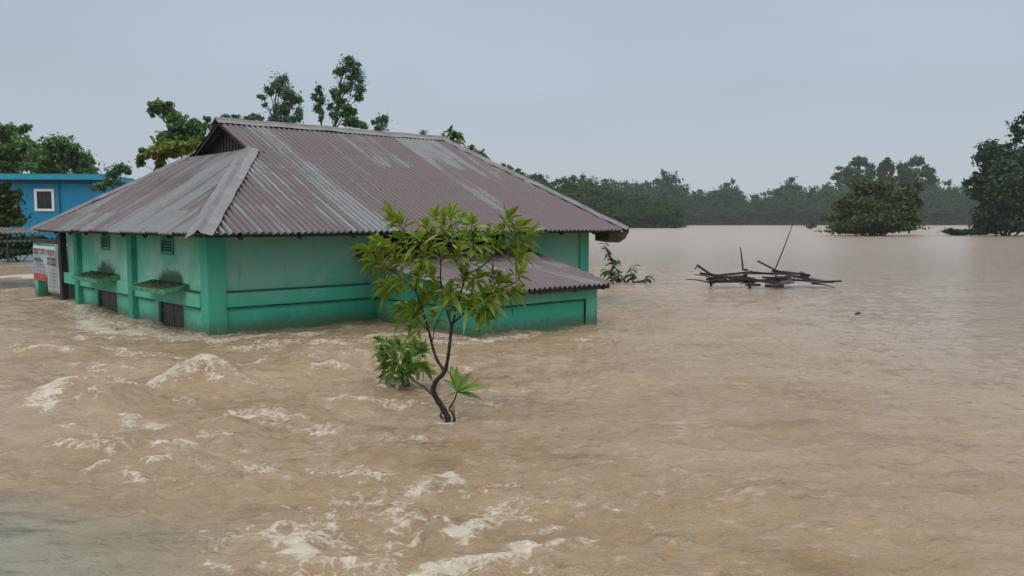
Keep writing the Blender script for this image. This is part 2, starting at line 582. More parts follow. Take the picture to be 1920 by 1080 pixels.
# foam: (photo polyline, half width in metres, strength)
FOAM = [
    ([(292, 718), (318, 716), (350, 715), (392, 712)], 0.22, 1.05),
    ([(385, 708), (420, 702), (450, 700), (490, 698)], 0.14, 0.95),
    ([(395, 712), (404, 722)], 0.08, 0.8), ([(590, 684), (625, 681)], 0.12, 0.9),
    ([(78, 762), (95, 752), (125, 746)], 0.17, 0.95), ([(82, 780), (100, 765)], 0.10, 0.8),
    ([(68, 790), (90, 778), (98, 770)], 0.07, 0.8),
    ([(225, 750), (262, 740)], 0.09, 0.75), ([(242, 780), (262, 795), (282, 798), (302, 803)], 0.10, 0.95),
    ([(280, 833), (340, 832), (385, 826)], 0.05, 0.7), ([(150, 885), (182, 871)], 0.06, 0.95), ([(196, 870), (250, 880)], 0.06, 0.45),
    ([(235, 890), (262, 900), (300, 910), (325, 907)], 0.07, 0.75), ([(448, 896), (462, 886), (480, 884)], 0.06, 0.95),
    ([(440, 862), (520, 868)], 0.05, 0.5), ([(175, 845), (200, 855)], 0.05, 0.55),
    # along the house walls
    ([(95, 566), (140, 572), (165, 590), (205, 606)], 0.32, 0.8), ([(160, 600), (190, 622), (208, 628)], 0.26, 1.15),
    ([(235, 622), (262, 628), (285, 630)], 0.25, 1.15), ([(300, 632), (335, 640), (372, 640)], 0.22, 0.8),
    ([(372, 640), (410, 648), (450, 636), (500, 634)], 0.2, 0.8), ([(500, 632), (560, 630), (640, 618), (700, 612)], 0.16, 0.7),
    ([(590, 648), (620, 645), (645, 652)], 0.18, 0.9), ([(150, 575), (260, 605), (385, 636)], 0.2, 0.55),
    ([(700, 632), (740, 626), (790, 628), (850, 634)], 0.22, 1.05), ([(790, 640), (860, 645), (900, 642)], 0.18, 0.75),
    ([(890, 640), (960, 634), (1000, 630)], 0.2, 0.7), ([(1000, 628), (1060, 620), (1115, 610)], 0.14, 0.5),
    ([(1078, 640), (1100, 640)], 0.10, 0.8), ([(230, 656), (240, 662)], 0.15, 0.8),
    # bottom whirl
    ([(500, 1003), (515, 985), (535, 980)], 0.05, 0.9), ([(528, 1008), (545, 1035), (575, 1046)], 0.085, 1.3),
    ([(575, 1046), (620, 1062), (675, 1074), (720, 1076)], 0.07, 0.85), ([(775, 1080), (808, 1066), (875, 1062), (940, 1058), (975, 1036), (990, 1038)], 0.075, 1.15),
    ([(975, 1036), (1030, 1026), (1068, 1010)], 0.04, 0.7), ([(742, 1018), (745, 990), (750, 962), (775, 955)], 0.055, 0.85),
    ([(770, 972), (795, 980), (840, 998), (885, 998), (922, 976)], 0.06, 1.0), ([(663, 930), (707, 944), (768, 944)], 0.05, 0.85),
    ([(773, 918), (790, 926), (800, 905)], 0.06, 1.05), ([(826, 892), (848, 888), (856, 900), (838, 905)], 0.05, 1.15),
    ([(905, 944), (925, 946), (948, 956)], 0.05, 0.9), ([(640, 950), (642, 985)], 0.035, 0.75), ([(690, 975), (722, 966)], 0.04, 0.7),
    ([(640, 1000), (680, 1000)], 0.05, 0.55), ([(925, 905), (960, 912)], 0.05, 0.6), ([(840, 935), (905, 950)], 0.05, 0.4),
    ([(990, 1000), (1040, 985), (1085, 968)], 0.06, 0.5), ([(640, 1040), (740, 1062)], 0.09, 0.4), ([(1030, 905), (1060, 902)], 0.04, 0.5),
    ([(1130, 950), (1150, 958)], 0.03, 0.7), ([(760, 795), (772, 790)], 0.03, 0.7), ([(852, 790), (862, 775)], 0.03, 0.6),
    # wakes round the trunk, the low clump and the annex corner
    ([(818, 796), (838, 803), (860, 797)], 0.06, 0.75), ([(700, 712), (740, 722), (790, 716)], 0.09, 0.5), 
    ([(880, 636), (905, 641), (940, 637)], 0.14, 1.0), ([(400, 640), (440, 640)], 0.16, 1.0), ([(560, 632), (610, 626)], 0.14, 0.8),
    ([(120, 585), (200, 604), (280, 622), (360, 640)], 0.3, 0.75), ([(60, 562), (120, 560)], 0.3, 0.9), ([(250, 660), (330, 668), (420, 660)], 0.2, 0.5),
    ([(440, 655), (520, 650), (590, 640)], 0.22, 0.6), ([(620, 640), (700, 640)], 0.2, 0.6),
    ([(380, 700), (440, 720), (520, 725)], 0.12, 0.45), ([(200, 700), (280, 725)], 0.08, 0.5), ([(120, 800), (230, 820), (330, 850)], 0.1, 0.45),
    ([(330, 870), (420, 890), (520, 900)], 0.08, 0.45), ([(480, 940), (560, 950), (640, 930)], 0.07, 0.4), ([(150, 730), (210, 745), (290, 740)], 0.12, 0.5),
    ([(520, 690), (600, 700), (680, 690)], 0.14, 0.4),
    # beyond the house on the left
    ([(0, 520), (40, 516), (70, 522)], 0.5, 0.9), ([(20, 545), (70, 538)], 0.4, 0.6), ([(0, 500), (60, 497)], 0.5, 0.5),
]


def build_water():
    def grow(a, b, s0, g):
        out = [a]
        s = s0
        while out[-1] < b:
            out.append(out[-1] + s); s *= g
        return out
    ys = [-60, -40, -25, -14, -8, -4, -1, 1, 2.2] + list(np.arange(3.2, 12, 0.045)) + list(np.arange(12, 30, 0.085)) + grow(30, 120, 0.13, 1.016) + grow(125, 900, 4, 1.06)
    xr = list(np.arange(0, 8.5, 0.05)) + grow(8.5, 24, 0.06, 1.012) + grow(24.5, 900, 0.5, 1.06)
    xs = np.array([-x for x in xr[:0:-1]] + xr)
    ys = np.array(ys)
    X, Y = np.meshgrid(xs, ys)
    hu, hv = house_uv(X, Y)
    # rough water: left and centre, dying out to the right and far away
    rough = 0.12 + 0.88 * sstep(9, -3, X - 0.10 * Y) * sstep(60, 14, Y)
    c = ground(800, 1000)
    whirl = np.exp(-(((X - c[0]) / 1.7) ** 2 + ((Y - c[1]) / 1.0) ** 2))
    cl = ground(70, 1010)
    clear = sstep(1.0, 0.15, np.hypot((X - cl[0] + 0.5) / 2.4, (Y - cl[1] + 0.7) / 2.3) + 0.5 * (fbm(X * 0.9, Y * 0.9, 31) - 0.5))  # calm grey-green patch that carries the painted reflection of nearby plants
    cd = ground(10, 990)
    refl_dark = sstep(1.25, 0.2, np.hypot((X - cd[0] + 0.7) / 1.7, (Y - cd[1]) / 1.6))  # where the painted dark green reflection streaks thicken
    glass = sstep(-2.6, -5.2, X + 0.15 * (Y - 9)) * sstep(14, 10, Y)       # slick water at the left edge
    rough = rough * (1 - 0.75 * clear) * (1 - 0.45 * glass) + 0.35 * whirl
    # warped coordinates so the ripples bend with the current
    wx = X + 0.9 * (fbm(X * 0.28, Y * 0.28, 3, 2) - 0.5) + 0.25 * Y
    wy = Y + 0.9 * (fbm(X * 0.28 + 40, Y * 0.28, 4, 2) - 0.5)
    def billow(x, y, s): return np.clip(1 - 2.4 * np.abs(fbm(x, y, s, 2) - 0.5), 0, 1)
    near = sstep(90, 25, Y) * sstep(60, 15, np.abs(X))
    H = 0.0 * X
    H += 0.05 * (fbm(wx * 0.35, wy * 0.5, 11, 2) - 0.5) * 2 * rough
    H += 0.036 * (billow(wx * 0.7, wy * 1.0, 13) - 0.6) * rough
    H += 0.055 * (billow(wx * 1.7, wy * 2.3, 17) ** 2 - 0.4) * (0.09 + 0.91 * rough) * near
    fade = sstep(30, 10, Y)
    pat = 0.45 + 1.1 * fbm(X * 0.5, Y * 0.6, 29, 3)
    H += 0.038 * (billow(wx * 3.4, wy * 4.6, 19) ** 2 - 0.4) * (0.2 + 0.8 * rough) * fade * pat
    H += 0.022 * pat * (fbm(wx * 6.5, wy * 8.5, 23, 2) - 0.5) * 2 * (0.4 + 0.6 * rough) * sstep(16, 8, Y)
    # standing waves
    def ridge(px, hgt, w, skew=0.0):
        d = seg_dist(X, Y, gpts(*px))
        return hgt * np.exp(-(d / w) ** 2)
    H += ridge([(300, 716), (345, 716)], 0.11, 0.33) + ridge([(345, 716), (392, 712)], 0.10, 0.34) + ridge([(392, 712), (470, 706), (560, 700)], 0.12, 0.42) + ridge([(180, 690), (250, 686), (330, 684)], 0.09, 0.32)
    H -= ridge([(180, 704), (235, 716), (285, 722)], 0.09, 0.45)
    H += ridge([(95, 752), (130, 748), (190, 752)], 0.19, 0.42) + ridge([(90, 790), (150, 792)], 0.07, 0.4)
    H += ridge([(590, 684), (625, 682), (670, 686)], 0.24, 0.62) + ridge([(505, 690), (560, 688)], 0.08, 0.5)
    H -= ridge([(430, 668), (500, 668)], 0.07, 0.8)
    H -= ridge([(250, 668), (330, 660)], 0.06, 0.6)
    H += ridge([(230, 756), (300, 748)], 0.06, 0.45)
    H += ridge([(540, 1030), (620, 1060), (700, 1072)], 0.05, 0.28)
    H += ridge([(800, 1064), (900, 1058), (980, 1034)], 0.05, 0.25)
    H -= ridge([(690, 1005), (720, 1010)], 0.07, 0.25)
    H -= ridge([(800, 1030), (900, 1025)], 0.03, 0.3)
    H += ridge([(770, 970), (850, 1000), (920, 980)], 0.03, 0.2)
    # trains of smaller standing waves in the left and centre
    rsw = np.random.default_rng(5)
    for _ in range(26):
        px_, py_ = rsw.uniform(60, 760), rsw.uniform(650, 930)
        if px_ < 260 and py_ > 850: continue
        lw = rsw.uniform(25, 75)
        hgt = rsw.uniform(0.03, 0.085)
        H += ridge([(px_ - lw, py_ + rsw.uniform(-6, 6)), (px_, py_ - 3), (px_ + lw, py_ + rsw.uniform(-6, 6))], hgt, rsw.uniform(0.14, 0.3))
        if hgt > 0.05: FOAM.append(([(px_ - lw * .7, py_), (px_, py_ - 3), (px_ + lw * .6, py_)], 0.07, rsw.uniform(0.45, 0.85)))
    # water banked up against the walls it strikes, hollow behind
    wallf = np.exp(-(np.minimum(np.abs(hv), 9) / 0.35) ** 2) * ((hu > -0.3) & (hu < 4)) + np.exp(-(np.minimum(np.abs(hu), 9) / 0.4) ** 2) * ((hv > -0.3) & (hv < 12))
    H += 0.05 * wallf * (fbm(X * 1.6, Y * 1.6, 41) * 2 - 0.6)
    H += 0.05 * np.exp(-((hv + 3.62) / 0.4) ** 2) * ((hu > 3.6) & (hu < 7.7)) * (fbm(X * 1.4, Y * 1.4, 43) * 2 - 0.9)
    # foam
    foam = 0.0 * X
    jit = 0.22 * (fbm(X * 3.5, Y * 3.5, 51, 3) - 0.5)
    for px, w, s in FOAM:
        P = gpts(*px)
        x0, x1 = min(p[0] for p in P) - 4 * w - 0.3, max(p[0] for p in P) + 4 * w + 0.3
        y0, y1 = min(p[1] for p in P) - 4 * w - 0.3, max(p[1] for p in P) + 4 * w + 0.3
        ix = np.where((xs > x0) & (xs < x1))[0]; iy = np.where((ys > y0) & (ys < y1))[0]
        if len(ix) == 0 or len(iy) == 0: continue
        sl_ = np.s_[iy[0]:iy[-1] + 1, ix[0]:ix[-1] + 1]
        d = seg_dist(X[sl_] + jit[sl_], Y[sl_] + jit[sl_][::-1] * 0.8, P)
        foam[sl_] = np.maximum(foam[sl_], s * (0.66 * np.exp(-(d / w / 1.0) ** 2) + 0.25 * np.exp(-(d / w / 2.6) ** 2)))
    # stray froth in the rough parts
    stray = sstep(0.54, 0.76, fbm(wx * 1.2, wy * 1.9, 61, 4, 0.6)) * sstep(0.35, 0.8, rough) * (1 - clear) * near * sstep(24, 16, Y) * sstep(1.2, -1.5, X - 0.06 * Y) * 0.56
    foam = np.maximum(foam, stray)
    foam = np.maximum(foam, 0.75 * whirl * sstep(0.42, 0.68, fbm(X * 2.2, Y * 2.8, 63, 3)))
    H += 0.03 * np.clip(foam, 0, 1) * (fbm(X * 6, Y * 6, 71, 3)) * fade
    n, k = len(ys), len(xs)
    I = np.arange(n * k).reshape(n, k)
    F = np.stack([I[:-1, :-1], I[:-1, 1:], I[1:, 1:], I[1:, :-1]], -1).reshape(-1, 4)
    # material
    m, t, b = new_mat('muddy flood water')
    ob = N(t, 'ShaderNodeTexCoord').outputs['Object']
    fa = N(t, 'ShaderNodeAttribute', attribute_name='foam').outputs['Fac']
    ca = N(t, 'ShaderNodeAttribute', attribute_name='clear').outputs['Fac']  # mask of the calm patch with the painted plant reflection
    ra = N(t, 'ShaderNodeAttribute', attribute_name='rough').outputs['Fac']
    silt = noise_n(t, ob, 0.55, 6, 0.62, (0.75, 1.25, 1))
    silt2 = noise_n(t, ob, 2.3, 6, 0.7, (0.55, 1.3, 1), (3, 7, 0))
    v = math_n(t, 'ADD', math_n(t, 'MULTIPLY', silt, 0.6), math_n(t, 'MULTIPLY', silt2, 0.4))
    r = ramp_node(t, [(0.33, (0.175, 0.109, 0.051)), (0.44, (0.262, 0.178, 0.097)), (0.56, (0.318, 0.228, 0.138)), (0.70, (0.38, 0.288, 0.19))], v)
    calm = mixc(t, ra, (0.305, 0.240, 0.194), r.outputs[0])
    col = mixc(t, maprange(t, ra, 0.1, 0.7, 0.75, 0), r.outputs[0], calm)
    dn_ = N(t, 'ShaderNodeAttribute', attribute_name='refl_dark').outputs['Fac']
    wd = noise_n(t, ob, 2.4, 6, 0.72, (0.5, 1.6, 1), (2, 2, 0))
    refl_col = mixc(t, maprange(t, math_n(t, 'ADD', wd, math_n(t, 'MULTIPLY', dn_, 0.18)), 0.57, 0.74, 0, 1, True), (0.175, 0.195, 0.15), (0.03, 0.05, 0.024))  # grey-green water with dark plant reflections painted into its colour
    col = mixc(t, math_n(t, 'MULTIPLY', ca, 0.85), col, refl_col)
    # thin dark streaks: silt drawn out by the current, plus painted ripple shade
    sk = noise_n(t, ob, 3.2, 7, 0.7, (0.45, 2.0, 1), (4, 9, 0))
    col = mixc(t, maprange(t, sk, 0.56, 0.70, 0, 0.55, True), col, (0.135, 0.085, 0.042))
    # froth flecks and scum carried along in the rough water
    fk = noise_n(t, ob, 7.5, 7, 0.78, (0.55, 1.35, 1), (1, 5, 0))
    fk2 = noise_n(t, ob, 1.3, 4, 0.6, loc=(7, 1, 0))
    fkm = math_n(t, 'MULTIPLY', maprange(t, math_n(t, 'ADD', fk, math_n(t, 'MULTIPLY', fk2, 0.35)), 0.70, 0.86, 0, 1, True), maprange(t, ra, 0.15, 0.8, 0.05, 0.6))
    col = mixc(t, math_n(t, 'MULTIPLY', fkm, maprange(t, ca, 0, 0.6, 1, 0)), col, (0.46, 0.39, 0.28))
    fn = noise_n(t, ob, 7.0, 8, 0.78, (0.85, 1.15, 1))
    vo = N(t, 'ShaderNodeTexVoronoi', feature='DISTANCE_TO_EDGE', Scale=8.0)
    wv = N(t, 'ShaderNodeVectorMath', operation='ADD')
    nz = N(t, 'ShaderNodeTexNoise', Scale=3.5, Detail=4.0)
    t.links.new(ob, nz.inputs['Vector']); t.links.new(ob, wv.inputs[0])
    sc2 = N(t, 'ShaderNodeVectorMath', operation='SCALE'); sc2.inputs['Scale'].default_value = 0.55
    t.links.new(nz.outputs['Color'], sc2.inputs[0]); t.links.new(sc2.outputs[0], wv.inputs[1])
    t.links.new(wv.outputs[0], vo.inputs['Vector'])
    lace = maprange(t, vo.outputs['Distance'], 0.0, 0.22, 0.55, -0.45)      # froth gathers in strings
    fth = math_n(t, 'ADD', math_n(t, 'MULTIPLY', fa, 1.3), math_n(t, 'ADD', math_n(t, 'MULTIPLY', math_n(t, 'SUBTRACT', fn, 0.5), 2.3), math_n(t, 'MULTIPLY', lace, 0.55)))
    fm = math_n(t, 'MULTIPLY', maprange(t, fth, 0.45, 1.15, 0, 1, True), maprange(t, fa, 0.03, 0.3, 0, 1, True))
    fcol = mixc(t, maprange(t, fn, 0.3, 0.7, 0, 1), (0.36, 0.30, 0.215), (0.64, 0.60, 0.52))
    col = mixc(t, math_n(t, 'MULTIPLY', fm, 0.92), col, fcol)
    t.links.new(col, b.inputs['Base Color'])
    b.inputs['IOR'].default_value = 1.33
    b.inputs['Specular IOR Level'].default_value = 0.5
    sp_ = N(t, 'ShaderNodeSeparateXYZ'); t.links.new(ob, sp_.inputs[0])
    rw_ = maprange(t, sp_.outputs['Y'], 18, 130, 0.07, 0.30)               # waves too small to model far out
    mr = t.nodes.new('ShaderNodeMix'); mr.data_type = 'FLOAT'
    t.links.new(fm, mr.inputs[0]); t.links.new(rw_, mr.inputs[2]); mr.inputs[3].default_value = 0.75
    t.links.new(mr.outputs[0], b.inputs['Roughness'])
    # fine ripples
    b1 = noise_n(t, ob, 2.6, 5, 0.6, (0.7, 1.6, 1))
    b2 = noise_n(t, ob, 9.0, 5, 0.7, (0.8, 1.5, 1))
    hh = math_n(t, 'ADD', math_n(t, 'MULTIPLY', b1, 0.7), math_n(t, 'MULTIPLY', b2, 0.3))
    hh = math_n(t, 'MULTIPLY', hh, maprange(t, ra, 0.1, 0.7, 0.5, 1.0))
    bn = bump(t, b, hh, 1.0, 0.16)
    o = mesh_from('flood_water', np.stack([X, Y, H], -1).reshape(-1, 3), F, m, smooth=True)
    for nm, A in (('foam', foam), ('clear', clear), ('rough', rough), ('refl_dark', refl_dark)):
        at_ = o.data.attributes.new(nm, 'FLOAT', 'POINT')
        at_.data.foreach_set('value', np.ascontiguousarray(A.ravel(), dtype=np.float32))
    tag(o, kind='structure')


def mixc_f(t, fac, a, b):
    m = t.nodes.new('ShaderNodeMix'); m.data_type = 'FLOAT'
    t.links.new(fac, m.inputs[0]); m.inputs[2].default_value = a; m.inputs[3].default_value = b
    return m.outputs[0]


build_water()

# ------------------------------------------------------------------ the green house
house = empty('house', (HC[0], HC[1], 0), HA, 'long green house under a rusty corrugated hip roof, flooded up to its window tops', 'house')
ZR, ZT, OV, RV, OL, UR = 2.057, 4.868, 1.185, 4.73, 0.66, 11.53
VB = 2 * RV + OV                     # back eave
KS = (ZT - ZR) / (RV + OV)           # front/back slope
RU0, RU1 = 2.31, 9.53                # ridge ends
GV, GZ = 2.95, ZR + KS * (2.95 + OV) # foot of the open gable on the front slope
BOT = -1.75


def wall_cells(a0, a1, z0, z1, holes):
    As = sorted({a0, a1, *[h[0] for h in holes], *[h[1] for h in holes]})
    Zs = sorted({z0, z1, *[h[2] for h in holes], *[h[3] for h in holes]})
    for i in range(len(As) - 1):
        run = None
        for j in range(len(Zs) - 1):
            ca, cz = (As[i] + As[i + 1]) / 2, (Zs[j] + Zs[j + 1]) / 2
            solid = not any(h[0] < ca < h[1] and h[2] < cz < h[3] for h in holes)
            if solid: run = (run[0] if run else Zs[j], Zs[j + 1])
            if (not solid or j == len(Zs) - 2) and run:
                yield As[i], As[i + 1], run[0], run[1]
                run = None


# front wall with its dark open veranda above the annex
w = MB()
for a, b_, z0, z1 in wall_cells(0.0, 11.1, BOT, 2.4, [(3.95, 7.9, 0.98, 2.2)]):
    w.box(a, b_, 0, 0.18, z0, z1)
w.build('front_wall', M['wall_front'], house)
w = MB()
WIN = [(1.33, 2.77), (5.58, 7.14)]
for a, b_, z0, z1 in wall_cells(0.18, 8.75, BOT, 2.4, [(p, q, -1.0, 0.53) for p, q in WIN]):
    w.box(0, 0.18, a, b_, z0, z1)
w.box(0, 0.18, 8.75, 9.62, 0.62, 2.4)
w.build('side_wall', M['wall_side'], house)
MB().box(0.18, 11.1, 8.57, 8.75, BOT, 2.4).build('back_wall', M['wall_side'], house)
MB().box(10.92, 11.1, 0.18, 8.57, BOT, 2.4).build('end_wall', M['wall_front'], house)
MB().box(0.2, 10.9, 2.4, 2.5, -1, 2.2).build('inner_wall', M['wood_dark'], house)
# pillars
MB().box(-0.05, 0.34, -0.06, 0.30, BOT, 2.38).build('pillar', M['pillar'], house, bevel=0.012)
MB().box(10.76, 11.13, -0.05, 0.25, BOT, 2.38).build('pillar', M['pillar'], house, bevel=0.012)
for v0 in (4.07, 8.36):
    MB().box(-0.13, -0.002, v0, v0 + 0.3, BOT, 2.2).build('pillar', M['dark_green'], house, bevel=0.01)
# lintel band, with thin dark strips painting its shadow and dirt grooves
MB().box(0.342, 10.758, -0.025, -0.002, 0.565, 0.865).build('lintel_band', M['wall_front'], house)
for zz in (0.865, 0.535):
    MB().box(0.342, 10.758, -0.055, -0.002, zz, zz + 0.03).build('shade_dirt_line', M['shade_dirt_and_louvre'], house)
MB().box(-0.07, -0.002, 0.302, 9.9, 0.56, 0.86).build('lintel_band', M['wall_side'], house)
MB().box(-0.095, -0.002, 0.302, 1.0, 0.86, 0.885).build('shade_dirt_line', M['shade_dirt_and_louvre'], house)
for (p, q) in ((0.302, 1.1), (3.0, 4.05), (4.4, 5.4), (7.3, 8.34)):
    MB().box(-0.06, -0.002, p, q, 0.53, 0.558).build('shade_dirt_line', M['shade_dirt_and_louvre'], house)
# windows with shutters
for p, q in WIN:
    f = MB()
    f.box(0.05, 0.12, p, p + 0.06, -1.0, 0.53); f.box(0.05, 0.12, q - 0.06, q, -1.0, 0.53)
    f.box(0.05, 0.12, p + 0.06, q - 0.06, 0.47, 0.53)
    win = f.build('window', M['wood_dark'], house)
    mid = (p + q) / 2
    for a, b_ in ((p + 0.065, mid - 0.012), (mid + 0.012, q - 0.065)):
        s = MB()
        n = 5
        for i in range(n):
            s.box(0.07, 0.10, a + (b_ - a) * i / n + 0.004, a + (b_ - a) * (i + 1) / n - 0.004, -1.0, 0.465)
        s.box(0.055, 0.068, a, b_, 0.30, 0.37); s.box(0.055, 0.068, a, b_, -0.30, -0.22)
        s.build('shutter', M['shutter'], win)
# concrete sunshades over the windows
SHADES = []
for p, q in ((0.98, 2.98), (5.32, 7.42)):
    sh_ = MB().prism([(-0.52, p, 0.80), (-0.52, p, 0.90), (-0.02, p, 1.01), (-0.02, p, 0.865), (-0.08, p, 0.865)], (0, q - p, 0)).build('sunshade', M['moss'], house, bevel=0.01)
    SHADES.append((sh_, p, q))
# weeds and moss growing along the back of the sunshades
def weeds(parent, v0, v1, seed):
    rng = np.random.default_rng(seed)
    n = 900
    v = v0 + (v1 - v0) * rng.uniform(0, 1, n); u = -0.04 - 0.43 * rng.beta(1, 1.5, n)
    hgt = (0.0 + 0.03 * vnoise(v * 3.1, v * 0 + seed, seed)) * np.exp(-((u + 0.05) / 0.3) ** 2)
    z = 0.895 + 0.21 * (u + 0.52) + hgt * rng.uniform(0, 1, n)
    c = np.stack([u, v, z], 1)
    d = rng.normal(size=(n, 3)); d[:, 2] = np.abs(d[:, 2]) * 0.8 + 0.2; d /= np.linalg.norm(d, axis=1)[:, None]
    nr_ = rng.normal(size=(n, 3))
    V, F = strip_leaves(c, d, nr_, rng.uniform(.02, .04, n), rng.uniform(.015, .03, n), np.full(n, 0.4), seg=3)
    tag(mesh_from('moss', V, F, M['leaf_dark'], parent), kind='stuff')


# ventilators
for p, q in ((1.75, 2.47), (5.95, 6.6)):
    f = MB()
    f.box(-0.03, -0.002, p, p + 0.06, 1.58, 1.95); f.box(-0.03, -0.002, q - 0.06, q, 1.58, 1.95)
    f.box(-0.03, -0.002, p + 0.06, q - 0.06, 1.89, 1.95); f.box(-0.03, -0.002, p + 0.06, q - 0.06, 1.58, 1.64)
    vent = f.build('vent', M['dark_green'], house)
    s = MB()
    for k in range(4):
        z = 1.66 + k * 0.06
        s.prism([(-0.022, p + 0.06, z), (-0.026, p + 0.06, z + 0.006), (-0.004, p + 0.06, z + 0.045), (-0.003, p + 0.06, z + 0.03)], (0, q - p - 0.12, 0))
    s.build('louvre', M['shade_dirt_and_louvre'], vent)


# corrugated roof planes
def corrugated(name, org, eu, et, en, s0, s1, tmin, tmax, mat, parent, pitch=0.15, amp=0.03, rows=10, seed=1):
    org, eu, et, en = (np.array(x, float) for x in (org, eu, et, en))
    n = int((s1 - s0) / pitch * 8) + 1
    S = np.linspace(s0, s1, n)
    rng = np.random.default_rng(seed)
    laps = [2.35 * k for k in range(0, 4)]
    rows = 14
    V = np.zeros((n, rows, 3))
    for i, s in enumerate(S):
        a, b_ = tmin(s), tmax(s)
        off = 0.12 * (_hash(np.array([math.floor(s / 0.75)]), np.array([3.0]), seed + 21)[0] - 0.5)
        T, lift_ = [], []
        for k in range(4):                      # sheets overlap: each upper sheet starts proud of the lower one
            l0 = laps[k] + (off if k else 0); l1 = laps[k + 1] + off if k < 3 else 99
            for q, e_ in ((0.0, 0.014), (0.5, 0.007), (0.992, 0.0)):
                T.append(l0 + (min(l1, l0 + 2.35) - l0) * q); lift_.append(e_)
        T = np.array(T[:rows] + [T[-1]] * max(0, rows - len(T))); lift_ = np.array(lift_[:rows] + [lift_[-1]] * max(0, rows - len(lift_)))
        T = np.clip(a + T, a, b_)
        w_ = amp * np.cos(2 * np.pi * s / pitch)
        sag = 0.022 * (vnoise(np.full(rows, s * 0.55 + seed * 7), T * 0.7, seed) - 0.5) + 0.012 * (_hash(np.floor(np.full(rows, s / 0.75)), np.floor(T / 2.3), seed + 3) - 0.5)
        jag = (_hash(np.array([math.floor(s / 0.75)]), np.array([0.0]), seed + 9)[0] - 0.5) * 0.05
        T = T.copy(); T[0] += jag
        V[i] = org + s * eu + T[:, None] * et + (w_ + sag + lift_)[:, None] * en
    I = np.arange(n * rows).reshape(n, rows)
    F = np.stack([I[:-1, :-1], I[1:, :-1], I[1:, 1:], I[:-1, 1:]], -1).reshape(-1, 4)
    o = mesh_from(name, V.reshape(-1, 3), F, mat, parent, smooth=True)
    return o


roof = empty('roof'); roof.parent = house
# front and back slopes
L = math.hypot(RV + OV, ZT - ZR)
tG = L * (GV + OV) / (RV + OV)
def tfront(s):
    if s < RU0: return max(0.02, tG * (s + OL) / (RU0 + OL))
    if s <= RU1: return L
    return max(0.02, L * (UR - s) / (UR - RU1))
ca, sa = (RV + OV) / L, (ZT - ZR) / L
corrugated('roof_slope', (0, -OV, ZR), (1, 0, 0), (0, ca, sa), (0, -sa, ca), -OL, UR, lambda s: 0.0, tfront, M['roof_front'], roof, seed=1)
corrugated('roof_slope', (0, VB, ZR), (1, 0, 0), (0, -ca, sa), (0, sa, ca), -OL, UR, lambda s: 0.0, tfront, M['roof_front'], roof, seed=2)
# left hip below the open gable
Lh = math.hypot(RU0 + OL, GZ - ZR)
cb, sb = (RU0 + OL) / Lh, (GZ - ZR) / Lh
def thip(v):
    d = min(v + OV, VB - v)
    return max(0.02, min(Lh, Lh * d / (GV + OV)))
corrugated('roof_slope', (-OL, 0, ZR), (0, 1, 0), (cb, 0, sb), (-sb, 0, cb), -OV, VB, lambda s: 0.0, thip, M['roof_side'], roof, seed=3)
# right hip
Lr = math.hypot(UR - RU1, ZT - ZR)
cc, sc_ = (UR - RU1) / Lr, (ZT - ZR) / Lr
corrugated('roof_slope', (UR, 0, ZR), (0, 1, 0), (-cc, 0, sc_), (sc_, 0, cc), -OV, VB, lambda s: 0.0,
           lambda v: max(0.02, Lr * min(v + OV, VB - v) / (RV + OV)), M['roof_side'], roof, seed=4)
# open gable: dark sheet set back under the overhang
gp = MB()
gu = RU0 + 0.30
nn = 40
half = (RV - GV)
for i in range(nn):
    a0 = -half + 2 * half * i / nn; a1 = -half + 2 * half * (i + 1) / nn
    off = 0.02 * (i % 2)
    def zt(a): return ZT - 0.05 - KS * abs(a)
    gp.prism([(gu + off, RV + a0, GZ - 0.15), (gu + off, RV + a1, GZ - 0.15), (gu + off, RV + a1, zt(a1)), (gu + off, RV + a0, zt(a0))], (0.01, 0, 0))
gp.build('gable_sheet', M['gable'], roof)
MB().prism([(RU0 - 0.02, GV - 0.1, GZ - 0.02), (RU0 + 0.34, GV - 0.1, GZ - 0.02), (RU0 + 0.34, VB + OV - 2 * OV - GV + OV - 1.0, GZ - 0.02), (RU0 - 0.02, 2 * RV - GV + 0.1, GZ - 0.02)], (0, 0, -0.03)).build('gable_sill', M['roof_side'], roof)
# barge boards under the gable rakes
bb = MB()
for sgn in (1, -1):
    y0, y1 = RV - sgn * half, RV
    bb.prism([(RU0 + 0.03, y0, GZ - 0.11), (RU0 + 0.03, y1, ZT - 0.11), (RU0 + 0.03, y1, ZT - 0.03), (RU0 + 0.03, y0, GZ - 0.03)], (0.035, 0, 0))
bb.build('barge_board', M['wood_dark'], roof)


def cap_strip(name, a, b, n1, n2, w, parent, lift=0.035, segs=14):
    """folded capping from a to b with flaps along directions n1, n2"""
    a, b, n1, n2 = (np.array(x, float) for x in (a, b, n1, n2))
    V, F = [], []
    prof = [(n1, w), (n1, w * 0.45), (n1, 0.07), None, (n2, 0.07), (n2, w * 0.45), (n2, w)]
    k = len(prof)
    rng = random.Random(4)
    for i in range(segs + 1):
        t = i / segs
        p = a + (b - a) * t + np.array([0, 0, lift + 0.012 * math.sin(i * 2.4) + (0.012 if (i // 4) % 2 else 0)])
        for j, q in enumerate(prof):
            if q is None: V.append(p + np.array([0, 0, 0.045]))
            else: V.append(p + q[0] * q[1] * (1 + 0.03 * math.sin(i * 1.7 + j)))
    for i in range(segs):
        for j in range(k - 1):
            F.append((i * k + j, i * k + j + 1, (i + 1) * k + j + 1, (i + 1) * k + j))
    o = mesh_from(name, V, F, M['cap'], parent)
    m = o.modifiers.new('thickness', 'SOLIDIFY'); m.thickness = 0.006
    return o


